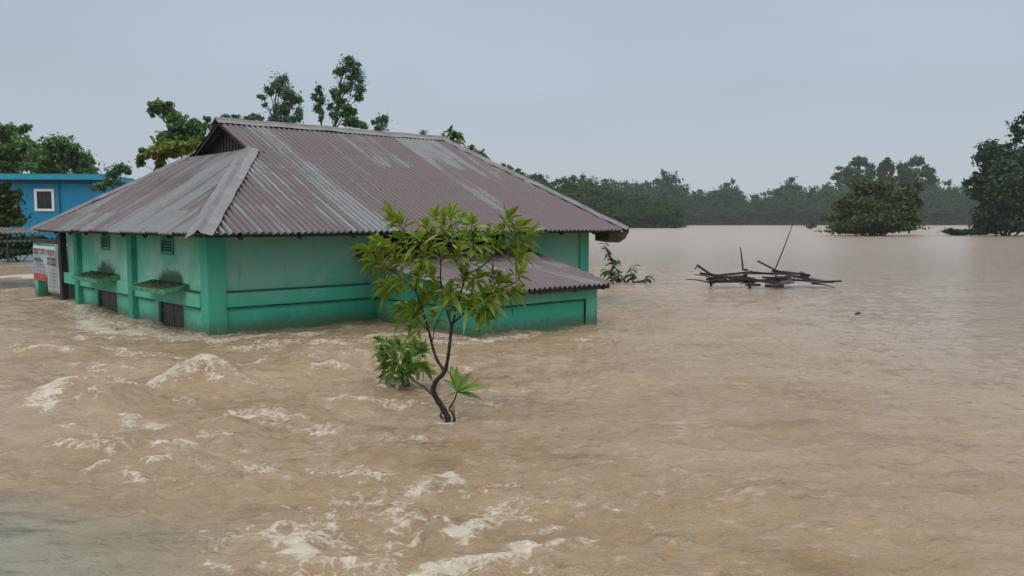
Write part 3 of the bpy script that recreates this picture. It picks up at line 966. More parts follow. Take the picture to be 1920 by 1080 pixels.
cap_strip('ridge_cap', (RU0 - 0.06, RV, ZT), (RU1 + 0.05, RV, ZT), (0, -ca, -sa), (0, ca, -sa), 0.26, roof)
fh = np.array([RU0 + OL, GV + OV, GZ - ZR]); fh /= np.linalg.norm(fh)
def flap(nrm, axis, toward):
    f = np.cross(nrm, axis); f /= np.linalg.norm(f)
    return f if f @ toward > 0 else -f
nf, nl = np.array([0, -sa, ca]), np.array([-sb, 0, cb])
cap_strip('hip_cap', (-OL - 0.03, -OV - 0.03, ZR), (RU0 - 0.02, GV, GZ), flap(nl, fh, np.array([0, 1, 0])), flap(nf, fh, np.array([1, 0, 0])), 0.27, roof, 0.05)
fb = np.array([RU0 + OL, -(GV + OV), GZ - ZR]); fb /= np.linalg.norm(fb)
cap_strip('hip_cap', (-OL, VB, ZR), (RU0, 2 * RV - GV, GZ), flap(nl, fb, np.array([0, -1, 0])), flap(np.array([0, sa, ca]), fb, np.array([1, 0, 0])), 0.22, roof)
nr = np.array([sc_, 0, cc])
for sgn in (1, -1):
    y0 = -OV if sgn == 1 else VB
    ax = np.array([RU1 - UR, RV - y0, ZT - ZR]); ax /= np.linalg.norm(ax)
    cap_strip('hip_cap', (UR, y0, ZR), (RU1, RV, ZT), flap(nr, ax, np.array([0, sgn, 0])), flap(np.array([0, -sgn * sa, ca]), ax, np.array([-1, 0, 0])), 0.2, roof)
# rafter tails and eave purlins
for v in np.arange(0.5, 9.5, 1.35):
    MB().bar((-OL + 0.06, v, ZR - 0.07), (-0.02, v, ZR - 0.07 + sb / cb * 0.58), 0.06, 0.09).build('rafter', M['wood_dark'], roof)
for u in np.arange(0.2, 11.3, 1.25):
    MB().bar((u, -OV + 0.08, ZR - 0.07), (u, -0.02, ZR - 0.07 + KS * 1.08), 0.06, 0.09).build('rafter', M['wood_dark'], roof)
MB().box(-OL + 0.1, -OL + 0.16, -OV + 0.2, VB - 0.2, ZR - 0.05, ZR + 0.01).build('purlin', M['wood_dark'], roof)
MB().box(-OL + 0.2, UR - 0.2, -OV + 0.12, -OV + 0.18, ZR - 0.06, ZR + 0.0).build('purlin', M['wood_dark'], roof)
# torn wooden eave box at the right end
eb = MB()
eb.prism([(11.16, -0.75, 1.98), (11.92, -0.85, 2.02), (11.85, -0.8, 1.82), (11.6, -0.78, 1.70), (11.16, -0.75, 1.76)], (0, 0.5, 0))
eb.build('eave_box', M['wood_brown'], house)
# porch beyond the side wall: dark post, green pillar, header
MB().box(-0.12, 0.04, 9.92, 10.16, BOT, 2.0).build('porch_post', M['wood_dark'], house)
MB().box(-0.05, 0.35, 12.85, 13.25, BOT, 1.62).build('porch_pillar', M['wall_side'], house)
MB().box(0.30, 0.42, 10.17, 12.84, -0.05, 1.62).build('porch_panel', M['wall_side'], house)
MB().box(-0.06, 0.04, 10.17, 13.3, 1.64, 1.76).build('porch_beam', M['wood_dark'], house)

# annex
AU0, AU1, AV = 3.9, 7.42, -3.62
def aroof(v): return 0.90 + (1.55 - 0.90) * (v - (-4.05)) / 4.05
w = MB()
w.box(AU0, AU1, AV, AV + 0.16, BOT, aroof(AV) - 0.04)
w.build('annex_front_wall', M['wall_annex'], house)
w = MB()
for u0 in (AU0, AU1 - 0.16):
    w.prism([(u0, AV + 0.161, BOT), (u0, -0.06, BOT), (u0, -0.06, aroof(-0.06) - 0.04), (u0, AV + 0.161, aroof(AV + 0.16) - 0.04)], (0.16, 0, 0))
w.build('annex_side_wall', M['wall_annex'], house)
MB().box(AU1 - 0.34, AU1 + 0.03, AV - 0.05, AV - 0.002, BOT, aroof(AV) - 0.05).build('pillar', M['wall_side'], house, bevel=0.008)
MB().box(AU0 - 0.03, AU1 - 0.342, AV - 0.05, AV - 0.002, 0.575, aroof(AV) - 0.05).build('lintel_band', M['wall_side'], house, bevel=0.008)
MB().box(AU0 - 0.03, AU1 - 0.342, AV - 0.06, AV - 0.002, 0.545, 0.573).build('shade_dirt_line', M['shade_dirt_and_louvre'], house)  # dark strips again paint the shadow and dirt lines on the annex
MB().box(AU1 - 0.365, AU1 - 0.343, AV - 0.04, AV - 0.002, -0.6, 0.543).build('shade_dirt_line', M['shade_dirt_and_louvre'], house)
MB().box(AU0 - 0.045, AU0 - 0.002, AV + 0.02, -0.06, 0.53, 0.56).build('shade_dirt_line', M['shade_dirt_and_louvre'], house)
aL = math.hypot(4.05, 0.65)
ar = empty('annex_roof'); ar.parent = house
# sheets splay a little to the right towards the main wall
corrugated('roof_slope', (0, -4.05, 0.90), (1, 0, 0), (0, 4.05 / aL, 0.65 / aL), (0, -0.65 / aL, 4.05 / aL), 3.35, 7.58, lambda s: 0.0, lambda s: aL - 0.03, M['roof_annex'], ar, seed=6, rows=8)
corrugated('roof_slope', (0, -4.05, 0.90), (1, 0, 0), (0, 4.05 / aL, 0.65 / aL), (0, -0.65 / aL, 4.05 / aL), 7.58, 8.62, lambda s: min(aL - 0.06, aL * (s - 7.58) / 1.05), lambda s: aL - 0.03, M['roof_annex'], ar, seed=7, rows=8)
MB().bar((3.4, -0.08, 1.62), (8.75, -0.08, 1.60), 0.09, 0.12).build('wall_plate', M['wood_brown'], ar)
MB().bar((3.4, -3.95, 0.845), (7.5, -3.95, 0.845), 0.07, 0.08).build('purlin', M['wood_dark'], ar)
for u in (4.3, 5.35, 6.4, 7.3):
    MB().bar((u, -4.0, 0.825), (u, -3.68, 0.875), 0.06, 0.08).build('rafter', M['wood_dark'], ar)

# ------------------------------------------------------------------ banner between the porch posts
ban = empty('banner', tuple(house_pt(-0.10, 11.45, 0.9)), HA, 'tattered white printed banner with a red block, hung beside the porch post', 'banner')
def bl(v, z):  # local: x = outward (u), y = v
    return v - 11.45, z - 0.9
bm_ = MB()
def sag(y): return 0.03 * math.sin(y * 2.1) + 0.02 * math.sin(y * 5)
ny, nz = 18, 10
y0, y1 = bl(10.18, 0)[0], bl(12.86, 0)[0]
G = []
for i in range(ny + 1):
    y = y0 + (y1 - y0) * i / ny
    zl = (0.20 if y < 0.15 else 0.50) - 0.9
    zt_ = 1.56 - 0.9 - 0.06 * math.exp(-((y - y0) / 0.35) ** 2)
    for j in range(nz + 1):
        G.append((sag(y + j * 0.1), y, zl + (zt_ - zl) * j / nz))
Fq = [(i * (nz + 1) + j, (i + 1) * (nz + 1) + j, (i + 1) * (nz + 1) + j + 1, i * (nz + 1) + j + 1) for i in range(ny) for j in range(nz)]
M['cloth'] = simple('printed cloth', (0.46, 0.48, 0.50), 0.7, 0.15, 2.5)
sheet = mesh_from('banner_sheet', G, Fq, M['cloth'], ban, smooth=True)
sm_ = sheet.modifiers.new('thickness', 'SOLIDIFY'); sm_.thickness = 0.006; sm_.offset = 0
M['ink_red'] = simple('red print', (0.42, 0.07, 0.08), 0.7, 0.25, 5)
M['ink_dark'] = simple('black print', (0.02, 0.025, 0.045), 0.7, 0.3, 5)
M['ink_brown'] = simple('brown print', (0.15, 0.055, 0.05), 0.7, 0.3, 5)
M['ink_blue'] = simple('blue grey print', (0.15, 0.17, 0.26), 0.7, 0.3, 5)
M['ink_green'] = simple('green print', (0.03, 0.14, 0.07), 0.7, 0.3, 5)
def patch(mb, v0, v1, z0, z1):
    k = max(2, int((v1 - v0) / 0.12))
    V, F = [], []
    for i in range(k + 1):
        y = bl(v0 + (v1 - v0) * i / k, 0)[0]
        for z in (z0 - 0.9, z1 - 0.9):
            V.append((sag(y + 0.5) - 0.058, y, z))
    F = [(2 * i, 2 * i + 2, 2 * i + 3, 2 * i + 1) for i in range(k)]
    mb.add(V, F)
def strokes(mb, v0, v1, z0, z1, seed, fill=0.62):
    """a line of unreadable lettering: a head bar with hanging strokes"""
    rng = random.Random(seed)
    h_ = z1 - z0
    y = v0
    while y < v1 - 0.03:
        wl = rng.uniform(1.6, 4.0) * h_
        e_ = min(y + wl, v1)
        patch(mb, y, e_, z1 - h_ * 0.2, z1)
        x = y
        while x < e_ - h_ * 0.2:
            patch(mb, x, x + h_ * 0.2, z0 + rng.uniform(0, 0.35) * h_, z1 - h_ * 0.18)
            if rng.random() < fill: patch(mb, x, x + h_ * 0.5, z0 + h_ * 0.1, z0 + h_ * 0.3)
            x += h_ * rng.uniform(0.42, 0.7)
        y = e_ + h_ * 0.5
mb = MB(); strokes(mb, 11.6, 12.75, 1.30, 1.48, 1); strokes(mb, 10.35, 11.45, 1.30, 1.46, 2); mb.build('lettering', M['ink_brown'], ban)
mb = MB(); strokes(mb, 10.25, 11.4, 1.00, 1.24, 3, 0.9); mb.build('lettering', M['ink_dark'], ban)
mb = MB()
for k in range(6): strokes(mb, 10.32, 11.38, 0.86 - k * 0.10, 0.92 - k * 0.10, 10 + k)
mb.build('lettering', M['ink_blue'], ban)
mb = MB(); patch(mb, 11.95, 12.72, 1.10, 1.20); mb.build('print_bar', M['ink_green'], ban)
mb = MB(); strokes(mb, 11.75, 12.7, 0.88, 1.02, 30); strokes(mb, 11.85, 12.7, 0.76, 0.84, 31); mb.build('lettering', M['ink_blue'], ban)
mb = MB(); patch(mb, 11.62, 12.78, 0.51, 0.72); mb.build('print_bar', M['ink_red'], ban)
MB().tube([(-0.02, y0, 0.62), (0.03, y0 - 0.12, 0.72)], 0.008, 5).build('tie_rope', M['wood_dark'], ban)
MB().tube([(-0.02, y1, 0.62), (0.03, y1 + 0.1, 0.70)], 0.008, 5).build('tie_rope', M['wood_dark'], ban)


# ------------------------------------------------------------------ leaves and trees
def strip_leaves(base, dirs, nrm, length, width, droop, seg=5, fold=0.25):
    """folded, drooping leaf blades. arrays: base (n,3) dirs (n,3) nrm (n,3) length width droop (n)"""
    n = len(base)
    side = np.cross(dirs, nrm); side /= np.linalg.norm(side, axis=1)[:, None] + 1e-9
    up = np.cross(side, dirs)
    prof = np.array([0.10, 0.55, 0.95, 1.0, 0.66, 0.05]) if seg == 5 else np.interp(np.linspace(0, 1, seg + 1), [0, .2, .45, .7, .9, 1], [.12, .6, 1, .9, .45, .04])
    V = np.zeros((n, seg + 1, 3, 3))
    for i in range(seg + 1):
        t = i / seg
        c = base + dirs * (length * t)[:, None] - np.array([0, 0, 1.0]) * (length * droop * t * t)[:, None]
        wv = (width * prof[i] * 0.5)[:, None]
        V[:, i, 0] = c - side * wv + up * wv * fold * 2
        V[:, i, 1] = c
        V[:, i, 2] = c + side * wv + up * wv * fold * 2
    I = np.arange(n * (seg + 1) * 3).reshape(n, seg + 1, 3)
    F = np.stack([I[:, :-1, :-1], I[:, :-1, 1:], I[:, 1:, 1:], I[:, 1:, :-1]], -1).reshape(-1, 4)
    return V.reshape(-1, 3), F


def rosette(rng, p, axis, n, L, W, droop, spread=(0.25, 1.25)):
    axis = np.array(axis, float); axis /= np.linalg.norm(axis)
    a = np.cross(axis, [0.3, 0.9, 0.2]); a /= np.linalg.norm(a); b_ = np.cross(axis, a)
    ph = np.arange(n) * 2.4 + rng.uniform(0, 6)
    th = np.linspace(spread[0], spread[1], n) + rng.normal(0, 0.12, n)
    d = axis * np.cos(th)[:, None] + (a * np.cos(ph)[:, None] + b_ * np.sin(ph)[:, None]) * np.sin(th)[:, None]
    base = np.array(p) - axis * (np.linspace(0, 0.07, n))[:, None] + d * 0.012
    nr_ = np.cross(np.cross(d, axis), d) + rng.normal(0, 0.12, (n, 3))
    ln = L * rng.uniform(0.5, 1.2, n)
    return base, d, nr_, ln, W * rng.uniform(0.7, 1.25, n) * (ln / L) ** 0.5, droop * rng.uniform(0.5, 1.5, n)


def join_leaves(parts, name, mat, parent, seg=5):
    A = [np.concatenate([p[i] for p in parts]) for i in range(6)]
    V, F = strip_leaves(*A, seg=seg)
    return mesh_from(name, V, F, mat, parent, smooth=True)


for sh_, p, q in SHADES: weeds(sh_, p + 0.03, q - 0.05, int(p * 10))

# the young tree in the current
T0 = ground(838, 795)
TY = T0[1]
tree = empty('young_tree', (T0[0], T0[1], -0.25), 0, 'young long-leaved tree with forked trunk, standing in the muddy current before the house', 'tree')
TO = np.array([T0[0], T0[1], -0.25])
def tp(px, py, dy=0.0): return at(px, py, TY + dy) - TO
tm = MB()
tips = []
def limb(pts, r0, r1, n=7, sub=4, tip=False):
    P = smooth_path([tp(*q) for q in pts], sub)
    rr = np.linspace(r0, r1, len(P)) * 0.64 * (1 + 0.10 * np.sin(np.arange(len(P)) * 1.9))
    tm.tube(P, list(rr), n)
base_low = [(834, 815, 0), (840, 797, 0), (838, 780, .02), (828, 762, .03), (817, 744, .03), (812, 730, .02), (818, 714, 0), (830, 702, 0), (836, 690, 0)]
limb(base_low, 0.062, 0.038, 9)
limb([(847, 800, -.05), (852, 786, -.06), (848, 774, -.03), (842, 768, 0)], 0.03, 0.018)
limb([(830, 786, -.02), (826, 778, 0), (832, 770, .02)], 0.02, 0.02)
limb([(834, 696, 0), (820, 676, .05), (811, 650, .1), (805, 625, .1), (797, 598, .12), (786, 562, .15), (779, 545, .15)], 0.030, 0.017)
limb([(779, 545, .15), (752, 521, .25), (735, 508, .3), (717, 497, .35), (702, 490, .4)], 0.015, 0.008)
limb([(779, 545, .15), (783, 520, .1), (790, 490, .05), (778, 465, .0), (762, 438, -.05), (744, 415, -.1)], 0.014, 0.008)
limb([(790, 490, .05), (800, 462, .0), (800, 430, -.05)], 0.010, 0.007)
limb([(783, 520, .1), (768, 498, .3), (750, 470, .4)], 0.010, 0.007)
limb([(835, 695, 0), (840, 670, -.03), (843, 645, -.05), (847, 612, -.06)], 0.034, 0.027)
limb([(847, 612, -.06), (840, 590, -.05), (831, 560, 0), (826, 522, .05), (826, 485, .1), (818, 455, .12), (810, 420, .15)], 0.020, 0.008)
limb([(847, 612, -.06), (857, 578, -.15), (864, 548, -.2), (870, 522, -.2), (858, 497, -.25), (850, 475, -.3), (842, 450, -.3), (846, 415, -.3)], 0.022, 0.008)
limb([(851, 605, -.06), (876, 582, -.1), (912, 556, -.15), (950, 537, -.15), (972, 525, -.1), (970, 505, -.1)], 0.018, 0.007)
limb([(870, 522, -.2), (888, 509, -.05), (908, 496, .1), (928, 474, .2), (937, 445, .25), (952, 415, .25)], 0.015, 0.008)
limb([(928, 474, .2), (955, 462, .3), (982, 440, .35)], 0.010, 0.007)
limb([(870, 522, -.2), (882, 490, -.4), (888, 455, -.45), (884, 425, -.45)], 0.012, 0.007)
limb([(805, 625, .1), (790, 605, .25), (772, 590, .35), (755, 575, .4)], 0.010, 0.005)
limb([(811, 640, .1), (816, 612, 0), (830, 582, -.1), (842, 560, -.1)], 0.009, 0.006)
limb([(912, 556, -.15), (925, 575, -.2), (905, 590, -.25)], 0.007, 0.005)
limb([(808, 738, .03), (795, 725, .4), (783, 718, .9), (772, 711, 1.5), (758, 697, 2.0), (755, 680, 2.2)], 0.022, 0.014)
limb([(758, 697, 2.0), (735, 680, 2.2), (722, 660, 2.3)], 0.014, 0.009)
limb([(755, 690, 2.1), (775, 672, 2.0), (790, 655, 2.0)], 0.014, 0.009)
limb([(842, 766, 0), (851, 752, -.1), (857, 735, -.12)], 0.016, 0.012)
limb([(838, 692, 0), (846, 706, -.05), (855, 728, -.1)], 0.007, 0.006)
tm.build('trunk', M['bark_dark'], tree, smooth=True)
rng = np.random.default_rng(7)
parts = []
CR = [  # crown rosettes: photo x, y, offset in depth, droop, lift
    (738, 408, -.1, .25, 1), (752, 418, .0, .35, 1), (800, 425, -.05, .35, 1), (818, 412, .15, .35, 1), (846, 408, -.3, .3, 1), (866, 414, -.1, .35, 1), (884, 420, -.45, .4, 1), (832, 425, -.4, .45, .8),
    (952, 412, .25, .35, 1), (940, 428, .1, .45, .8), (972, 425, .3, .35, .8), (990, 440, .35, .4, .6), (715, 455, .3, .5, .5), (702, 488, .4, .5, .1), (690, 470, .4, .5, .3), (735, 462, .2, .5, .6),
    (760, 452, 0, .5, .7), (785, 448, -.2, .5, .8), (808, 452, .1, .5, .8), (842, 446, -.3, .5, .9), (866, 448, .1, .5, .8), (888, 452, -.4, .5, .8), (912, 446, 0, .5, .7), (932, 462, .2, .55, .5), (962, 462, .3, .6, .3),
    (976, 478, .2, .7, .0), (722, 505, .35, .7, .0), (745, 490, .4, .7, .3), (768, 488, .2, .6, .4), (795, 482, -.2, .6, .5), (826, 478, .3, .6, .6), (856, 480, -.3, .6, .6), (884, 482, -.1, .6, .5), (908, 486, .2, .6, .4),
    (730, 535, .3, .9, -.3), (752, 525, .1, .8, 0), (785, 520, -.1, .7, .2), (812, 518, .3, .7, .3), (868, 525, -.2, .7, .3), (895, 522, .2, .7, .2), (925, 515, .1, .7, .2), (972, 512, -.1, .4, .8), (955, 534, -.2, .8, .1),
    (930, 545, -.15, .8, .1), (905, 552, -.1, .8, .1), (880, 566, -.2, .9, 0), (912, 566, -.3, .9, -.2), (962, 545, 0, .8, -.1), (935, 530, .2, .7, .2), (820, 545, .1, .8, .1), (846, 545, -.2, .8, .1), (802, 555, .3, .8, -.1),
    (775, 580, .35, .8, .1), (757, 575, .4, .8, 0), (842, 570, -.1, .8, .1), (905, 585, -.25, .9, -.3), (815, 590, 0, .8, 0), (778, 612, .3, .7, .1), (862, 470, .4, .6, .5), (800, 500, .45, .7, .3)]
for (x, y, dy, dr, lift) in CR:
    if (y > 525 and rng.random() < 0.14): continue
    p = tp(x, y, dy)
    out = np.array([(x - 840) / 170.0, dy * 1.3 + rng.normal(0, 0.25), 0.35 + 0.65 * lift])
    n = int(rng.integers(15, 20))
    parts.append(rosette(rng, p, out, n, 0.215, 0.055, dr * 0.55, (0.3, 1.6)))
    if lift < 0.0:     # older leaves hang lower on the shoot
        parts.append(rosette(rng, p - np.array([0, 0, 0.05]) + rng.normal(0, .05, 3), out, 5, 0.2, 0.06, 0.5, (0.9, 1.7)))
# short twigs that carry each rosette
join_leaves(parts, 'crown', M['leaf_front'], tree)
parts = []
for k in range(56):
    x, y = rng.uniform(712, 810), rng.uniform(638, 712)
    if ((x - 762) / 48) ** 2 + ((y - 676) / 36) ** 2 > 1: continue
    parts.append(rosette(rng, tp(x, y, 2.2 + rng.uniform(-.35, .35)), ((x - 762) / 45, rng.normal(-.3, .4), (690 - y) / 45), 11, 0.17, 0.06, 0.25, (0.2, 1.4)))
for x, y in ((722, 658), (752, 650), (790, 655), (745, 690), (775, 690), (715, 640)):
    parts.append(rosette(rng, tp(x, y, 2.1), ((x - 762) / 45, -.4, .8), 12, 0.20, 0.06, 0.25, (0.2, 1.4)))
join_leaves(parts, 'low_crown', M['leaf_bush'], tree)
pp = tp(857, 735, -.12)
b_, d_ = [], []
for (x, y, dy) in ((846, 682, .05), (856, 684, -.1), (884, 694, -.1), (908, 718, -.05), (903, 745, -.1), (880, 722, -.25), (832, 708, .1), (868, 700, .15), (840, 742, -.2)):
    q = tp(x, y, dy) - pp
    b_.append(pp); d_.append(q)
d_ = np.array(d_); ln = np.linalg.norm(d_, axis=1)
low = (np.array(b_), d_ / ln[:, None], np.tile(np.array([[0.1, -0.75, 0.7]]), (len(b_), 1)) + rng.normal(0, .15, (len(b_), 3)), ln * 1.02, ln * 0.24, np.full(len(b_), 0.08))
q1 = tp(847, 762, -.05)
low2 = (np.array([q1, q1]), np.array([[.35, -.3, -.55], [.5, -.2, .2]]), np.array([[0, -.8, .6]] * 2), np.array([.11, .1]), np.array([.03, .03]), np.array([.2, .3]))
join_leaves([low, low2], 'side_sprout', M['leaf_bush'], tree)


def crown_mesh(rng, lobes, n, size, stray=0.12, slim=0.34, hang=0.0):
    """many small leaf-clump faces spread through lobes (cx,cy,cz,rx,ry,rz[,weight]); returns V,F quads"""
    lobes = np.array([l if len(l) == 7 else (*l, 1.0) for l in lobes], float)
    vol = (lobes[:, 3] * lobes[:, 4] * lobes[:, 5]) ** 0.72 * lobes[:, 6]
    idx = rng.choice(len(lobes), n, p=vol / vol.sum())
    d = rng.normal(size=(n, 3)); d /= np.linalg.norm(d, axis=1)[:, None]
    r = rng.uniform(0, 1, n) ** 0.45
    Lb = lobes[idx]
    lump = 0.8 + 0.45 * np.sin(d[:, 0] * 5.1 + idx * 1.7) * np.sin(d[:, 1] * 4.3 + idx) + 0.25 * np.sin(d[:, 2] * 6.9 + idx * 0.6 + d[:, 0] * 3)
    lump += np.where(rng.uniform(0, 1, n) < stray, rng.uniform(0, 0.7, n), 0)
    c = Lb[:, :3] + d * Lb[:, 3:6] * (r * lump)[:, None]
    s = size * rng.uniform(0.5, 1.35, n)
    nrm = d * 0.6 + rng.normal(0, 0.7, (n, 3)) + np.array([0, 0, 0.35])
    nrm /= np.linalg.norm(nrm, axis=1)[:, None]
    rd = rng.normal(size=(n, 3))
    a = np.cross(nrm, rd); a /= np.linalg.norm(a, axis=1)[:, None]
    if hang:
        a = a * (1 - hang) + np.array([0, 0, -1.0]) * hang; a /= np.linalg.norm(a, axis=1)[:, None]
    b = np.cross(nrm, a); b /= np.linalg.norm(b, axis=1)[:, None] + 1e-9
    V = np.zeros((n, 4, 3))
    V[:, 0] = c + a * s[:, None] * 0.62
    V[:, 1] = c + b * s[:, None] * slim + nrm * s[:, None] * 0.10
    V[:, 2] = c - a * s[:, None] * 0.62 - nrm * s[:, None] * 0.12
    V[:, 3] = c - b * s[:, None] * slim + nrm * s[:, None] * 0.08
    return V.reshape(-1, 3), np.arange(4 * n).reshape(n, 4)


def tree_px(name, label, cat, Y, basepx, lobes_px, n, size, mat, bark='bark', tr=0.16, group=None, seed=0, depth=0.8, zbase=-1.2, sub=0, stem=None, airy=False, hang=0.0):
    """a tree at distance Y; crown lobes given as photo (x, y, rx, ry); stem = photo points of the trunk"""
    rng = np.random.default_rng(seed)
    k = Y / FPX
    base = at(basepx, 430, Y); base[2] = zbase
    root = empty(name, tuple(base), 0, label, cat, group)
    lob, mains = [], []
    for q in lobes_px:
        x, y, rx, ry = q[:4]
        dy = q[4] if len(q) > 4 else rng.uniform(-0.5, 0.5) * rx * k
        p = at(x, y, Y + dy) - base
        mains.append((p, rx * k, ry * k))
        if sub:
            for _ in range(sub):
                t = rng.normal(size=3); t /= np.linalg.norm(t); t *= rng.uniform(0.3, 0.95)
                f = rng.uniform(0.2, 0.36) if airy else rng.uniform(0.28, 0.5)
                lob.append((p[0] + t[0] * rx * k, p[1] + t[1] * rx * k * depth, p[2] + t[2] * ry * k, rx * k * f * 1.2, rx * k * f, ry * k * f, rng.uniform(.6, 1.4)))
            f = 0.9 if airy else 0.6
            lob.append((p[0], p[1], p[2], rx * k * f, rx * k * depth * f, ry * k * f, 0.25 if airy else 1.0))
        else:
            lob.append((p[0], p[1], p[2], rx * k, rx * k * depth, ry * k))
    V, F = crown_mesh(rng, lob, n, size, 0.25 if airy else 0.14, 0.26 if airy else 0.34, hang)
    keep = V.reshape(-1, 4, 3)[:, :, 2].min(1) > (-zbase + 0.02)
    V = V.reshape(-1, 4, 3)[keep].reshape(-1, 3)
    mesh_from('crown', V, np.arange(len(V)).reshape(-1, 4), M[mat], root)
    t = MB()
    top = max(mains, key=lambda l: l[0][2])[0]
    if stem: P = [np.zeros(3)] + [at(x, y, Y) - base for x, y in stem]
    else: P = [(0, 0, 0), (rng.normal(0, .1), 0, top[2] * 0.3), (top[0] * 0.4, top[1] * 0.4, top[2] * 0.6), top]
    P = smooth_path(P, 5)
    t.tube(P, list(np.linspace(tr, tr * 0.2, len(P))), 7)
    for p, rx, ry in mains:
        # leave the trunk somewhat below the lobe
        zs = P[:, 2]
        j = int(np.argmin(np.abs(zs - (p[2] - max(0.9 * abs(rx), 0.15 * p[2]) - 0.45 * np.hypot(p[0], p[1]))) + 0.15 * np.hypot(P[:, 0] - p[0], P[:, 1] - p[1])))
        s = P[j]
        m_ = s * 0.45 + p * 0.55 + np.array([0, 0, 0.08 * np.linalg.norm(p - s)])
        r0 = tr * (0.55 - 0.3 * j / len(P))
        t.tube(smooth_path([s, m_, p], 3), list(np.linspace(r0, r0 * 0.25, 7)), 5)
        if airy:
            for _ in range(4):
                e_ = p + rng.normal(0, .5, 3) * np.array([rx, rx, ry])
                t.tube(smooth_path([m_ * .5 + p * .5, e_ * .6 + p * .4, e_], 2), list(np.linspace(r0 * .3, r0 * .12, 5)), 4)
    t.build('trunk', M[bark], root, smooth=True)
    return root


# trees on the left
tree_px('broadleaf_tree', 'dark broad crowned tree at the left edge, rising behind the blue building', 'tree', 78, 30,
        [(20, 262, 45, 28), (5, 300, 60, 40), (60, 285, 40, 28), (40, 245, 22, 15)], 9000, 0.34, 'leaf_mid', seed=11, sub=7, tr=.3)
tree_px('broadleaf_tree', 'dark domed tree above the right part of the blue building roof', 'tree', 74, 110,
        [(110, 285, 50, 30), (145, 310, 35, 22), (85, 310, 50, 26), (170, 322, 16, 12)], 9000, 0.32, 'leaf_mid', seed=12, sub=7, tr=.28)
tree_px('leafy_shrub', 'feathery drooping shrub between blue wall and left roof slope', 'shrub', 40, 212,
        [(228, 316, 20, 9), (210, 328, 16, 14), (186, 350, 16, 8), (206, 342, 18, 10), (240, 322, 10, 5)], 2600, 0.17, 'leaf_euca', seed=13, sub=3, airy=True, tr=.06)
tree_px('garden_tree', 'leaning tree with drooping top and yellow green lower foliage behind the left roof', 'tree', 46, 345,
        [(300, 198, 28, 16), (285, 208, 14, 14), (322, 212, 22, 18), (330, 226, 22, 18), (345, 240, 36, 26), (350, 262, 42, 24), (318, 262, 18, 18), (362, 228, 14, 12), (372, 255, 18, 25)], 8000, 0.2, 'leaf_mid', stem=[(352, 320), (352, 270), (344, 240), (325, 210), (300, 192)], seed=14, sub=6, tr=.13, hang=0.35)
tree_px('bamboo_clump', 'yellow green bushy clump just over the left roof slope', 'bush', 40, 320,
        [(300, 285, 34, 17), (330, 282, 40, 20), (275, 290, 18, 13), (262, 305, 10, 14), (355, 275, 25, 18), (300, 305, 12, 14)], 3400, 0.20, 'leaf_yellow', seed=15, sub=6, hang=0.3, tr=.08)
tree_px('slender_tree', 'thin wispy treetop left of the roof gable', 'tree', 60, 390,
        [(388, 225, 9, 8), (382, 240, 14, 10), (400, 240, 10, 8), (425, 220, 14, 5), (440, 219, 8, 4)], 480, 0.28, 'leaf_euca', seed=16, sub=3, airy=True, tr=.07)
tree_px('eucalyptus_tree', 'tall airy tree over the ridge, the left of the two tallest', 'tree', 62, 522,
        [(525, 160, 22, 22), (505, 170, 14, 12), (540, 175, 18, 18), (552, 190, 14, 20), (530, 205, 20, 22), (560, 215, 12, 16), (515, 225, 18, 14), (492, 182, 9, 8), (497, 196, 7, 6), (545, 225, 22, 12), (480, 218, 14, 6)],
        6500, 0.205, 'leaf_euca', stem=[(521, 300), (519, 230), (516, 190), (524, 150)], seed=17, sub=5, airy=True, tr=.13)
tree_px('eucalyptus_tree', 'tallest airy tree, with bare trunk showing above the ridge', 'tree', 64, 640,
        [(655, 122, 20, 17), (668, 140, 20, 18), (640, 135, 14, 14), (675, 165, 14, 20), (650, 165, 18, 18), (672, 182, 10, 10), (632, 175, 14, 16), (640, 195, 14, 12), (628, 215, 12, 14), (620, 200, 8, 10)],
        6500, 0.205, 'leaf_euca', stem=[(628, 300), (629, 225), (638, 180), (640, 150), (655, 120)], seed=18, sub=5, airy=True, tr=.13)
tree_px('slender_tree', 'small thin tree between the two tall airy trees', 'tree', 66, 600,
        [(598, 172, 10, 12), (604, 188, 11, 14), (590, 182, 9, 8), (596, 205, 12, 12), (602, 222, 6, 8)], 1700, 0.2, 'leaf_euca', stem=[(603, 300), (603, 225), (600, 200), (598, 172)], seed=19, sub=4, airy=True, tr=.07)
tree_px('round_tree', 'dense little tree at the foot of the tallest airy tree', 'tree', 58, 656,
        [(656, 210, 19, 18), (660, 228, 22, 14), (680, 235, 12, 8)], 3000, 0.2, 'leaf_mid', seed=20, sub=5, tr=.09)
tree_px('round_tree', 'small round airy treetop over the middle of the ridge', 'tree', 60, 716,
        [(716, 228, 15, 15), (712, 240, 14, 10), (700, 230, 6, 6)], 1300, 0.19, 'leaf_euca', seed=21, sub=5, airy=True, tr=.06)
tree_px('shrub_top', 'low sparse foliage poking above the ridge left of the tall trees', 'shrub', 58, 470,
        [(468, 222, 12, 5), (445, 224, 10, 4), (486, 224, 8, 4)], 240, 0.28, 'leaf_euca', seed=22, sub=3, airy=True, tr=.05)


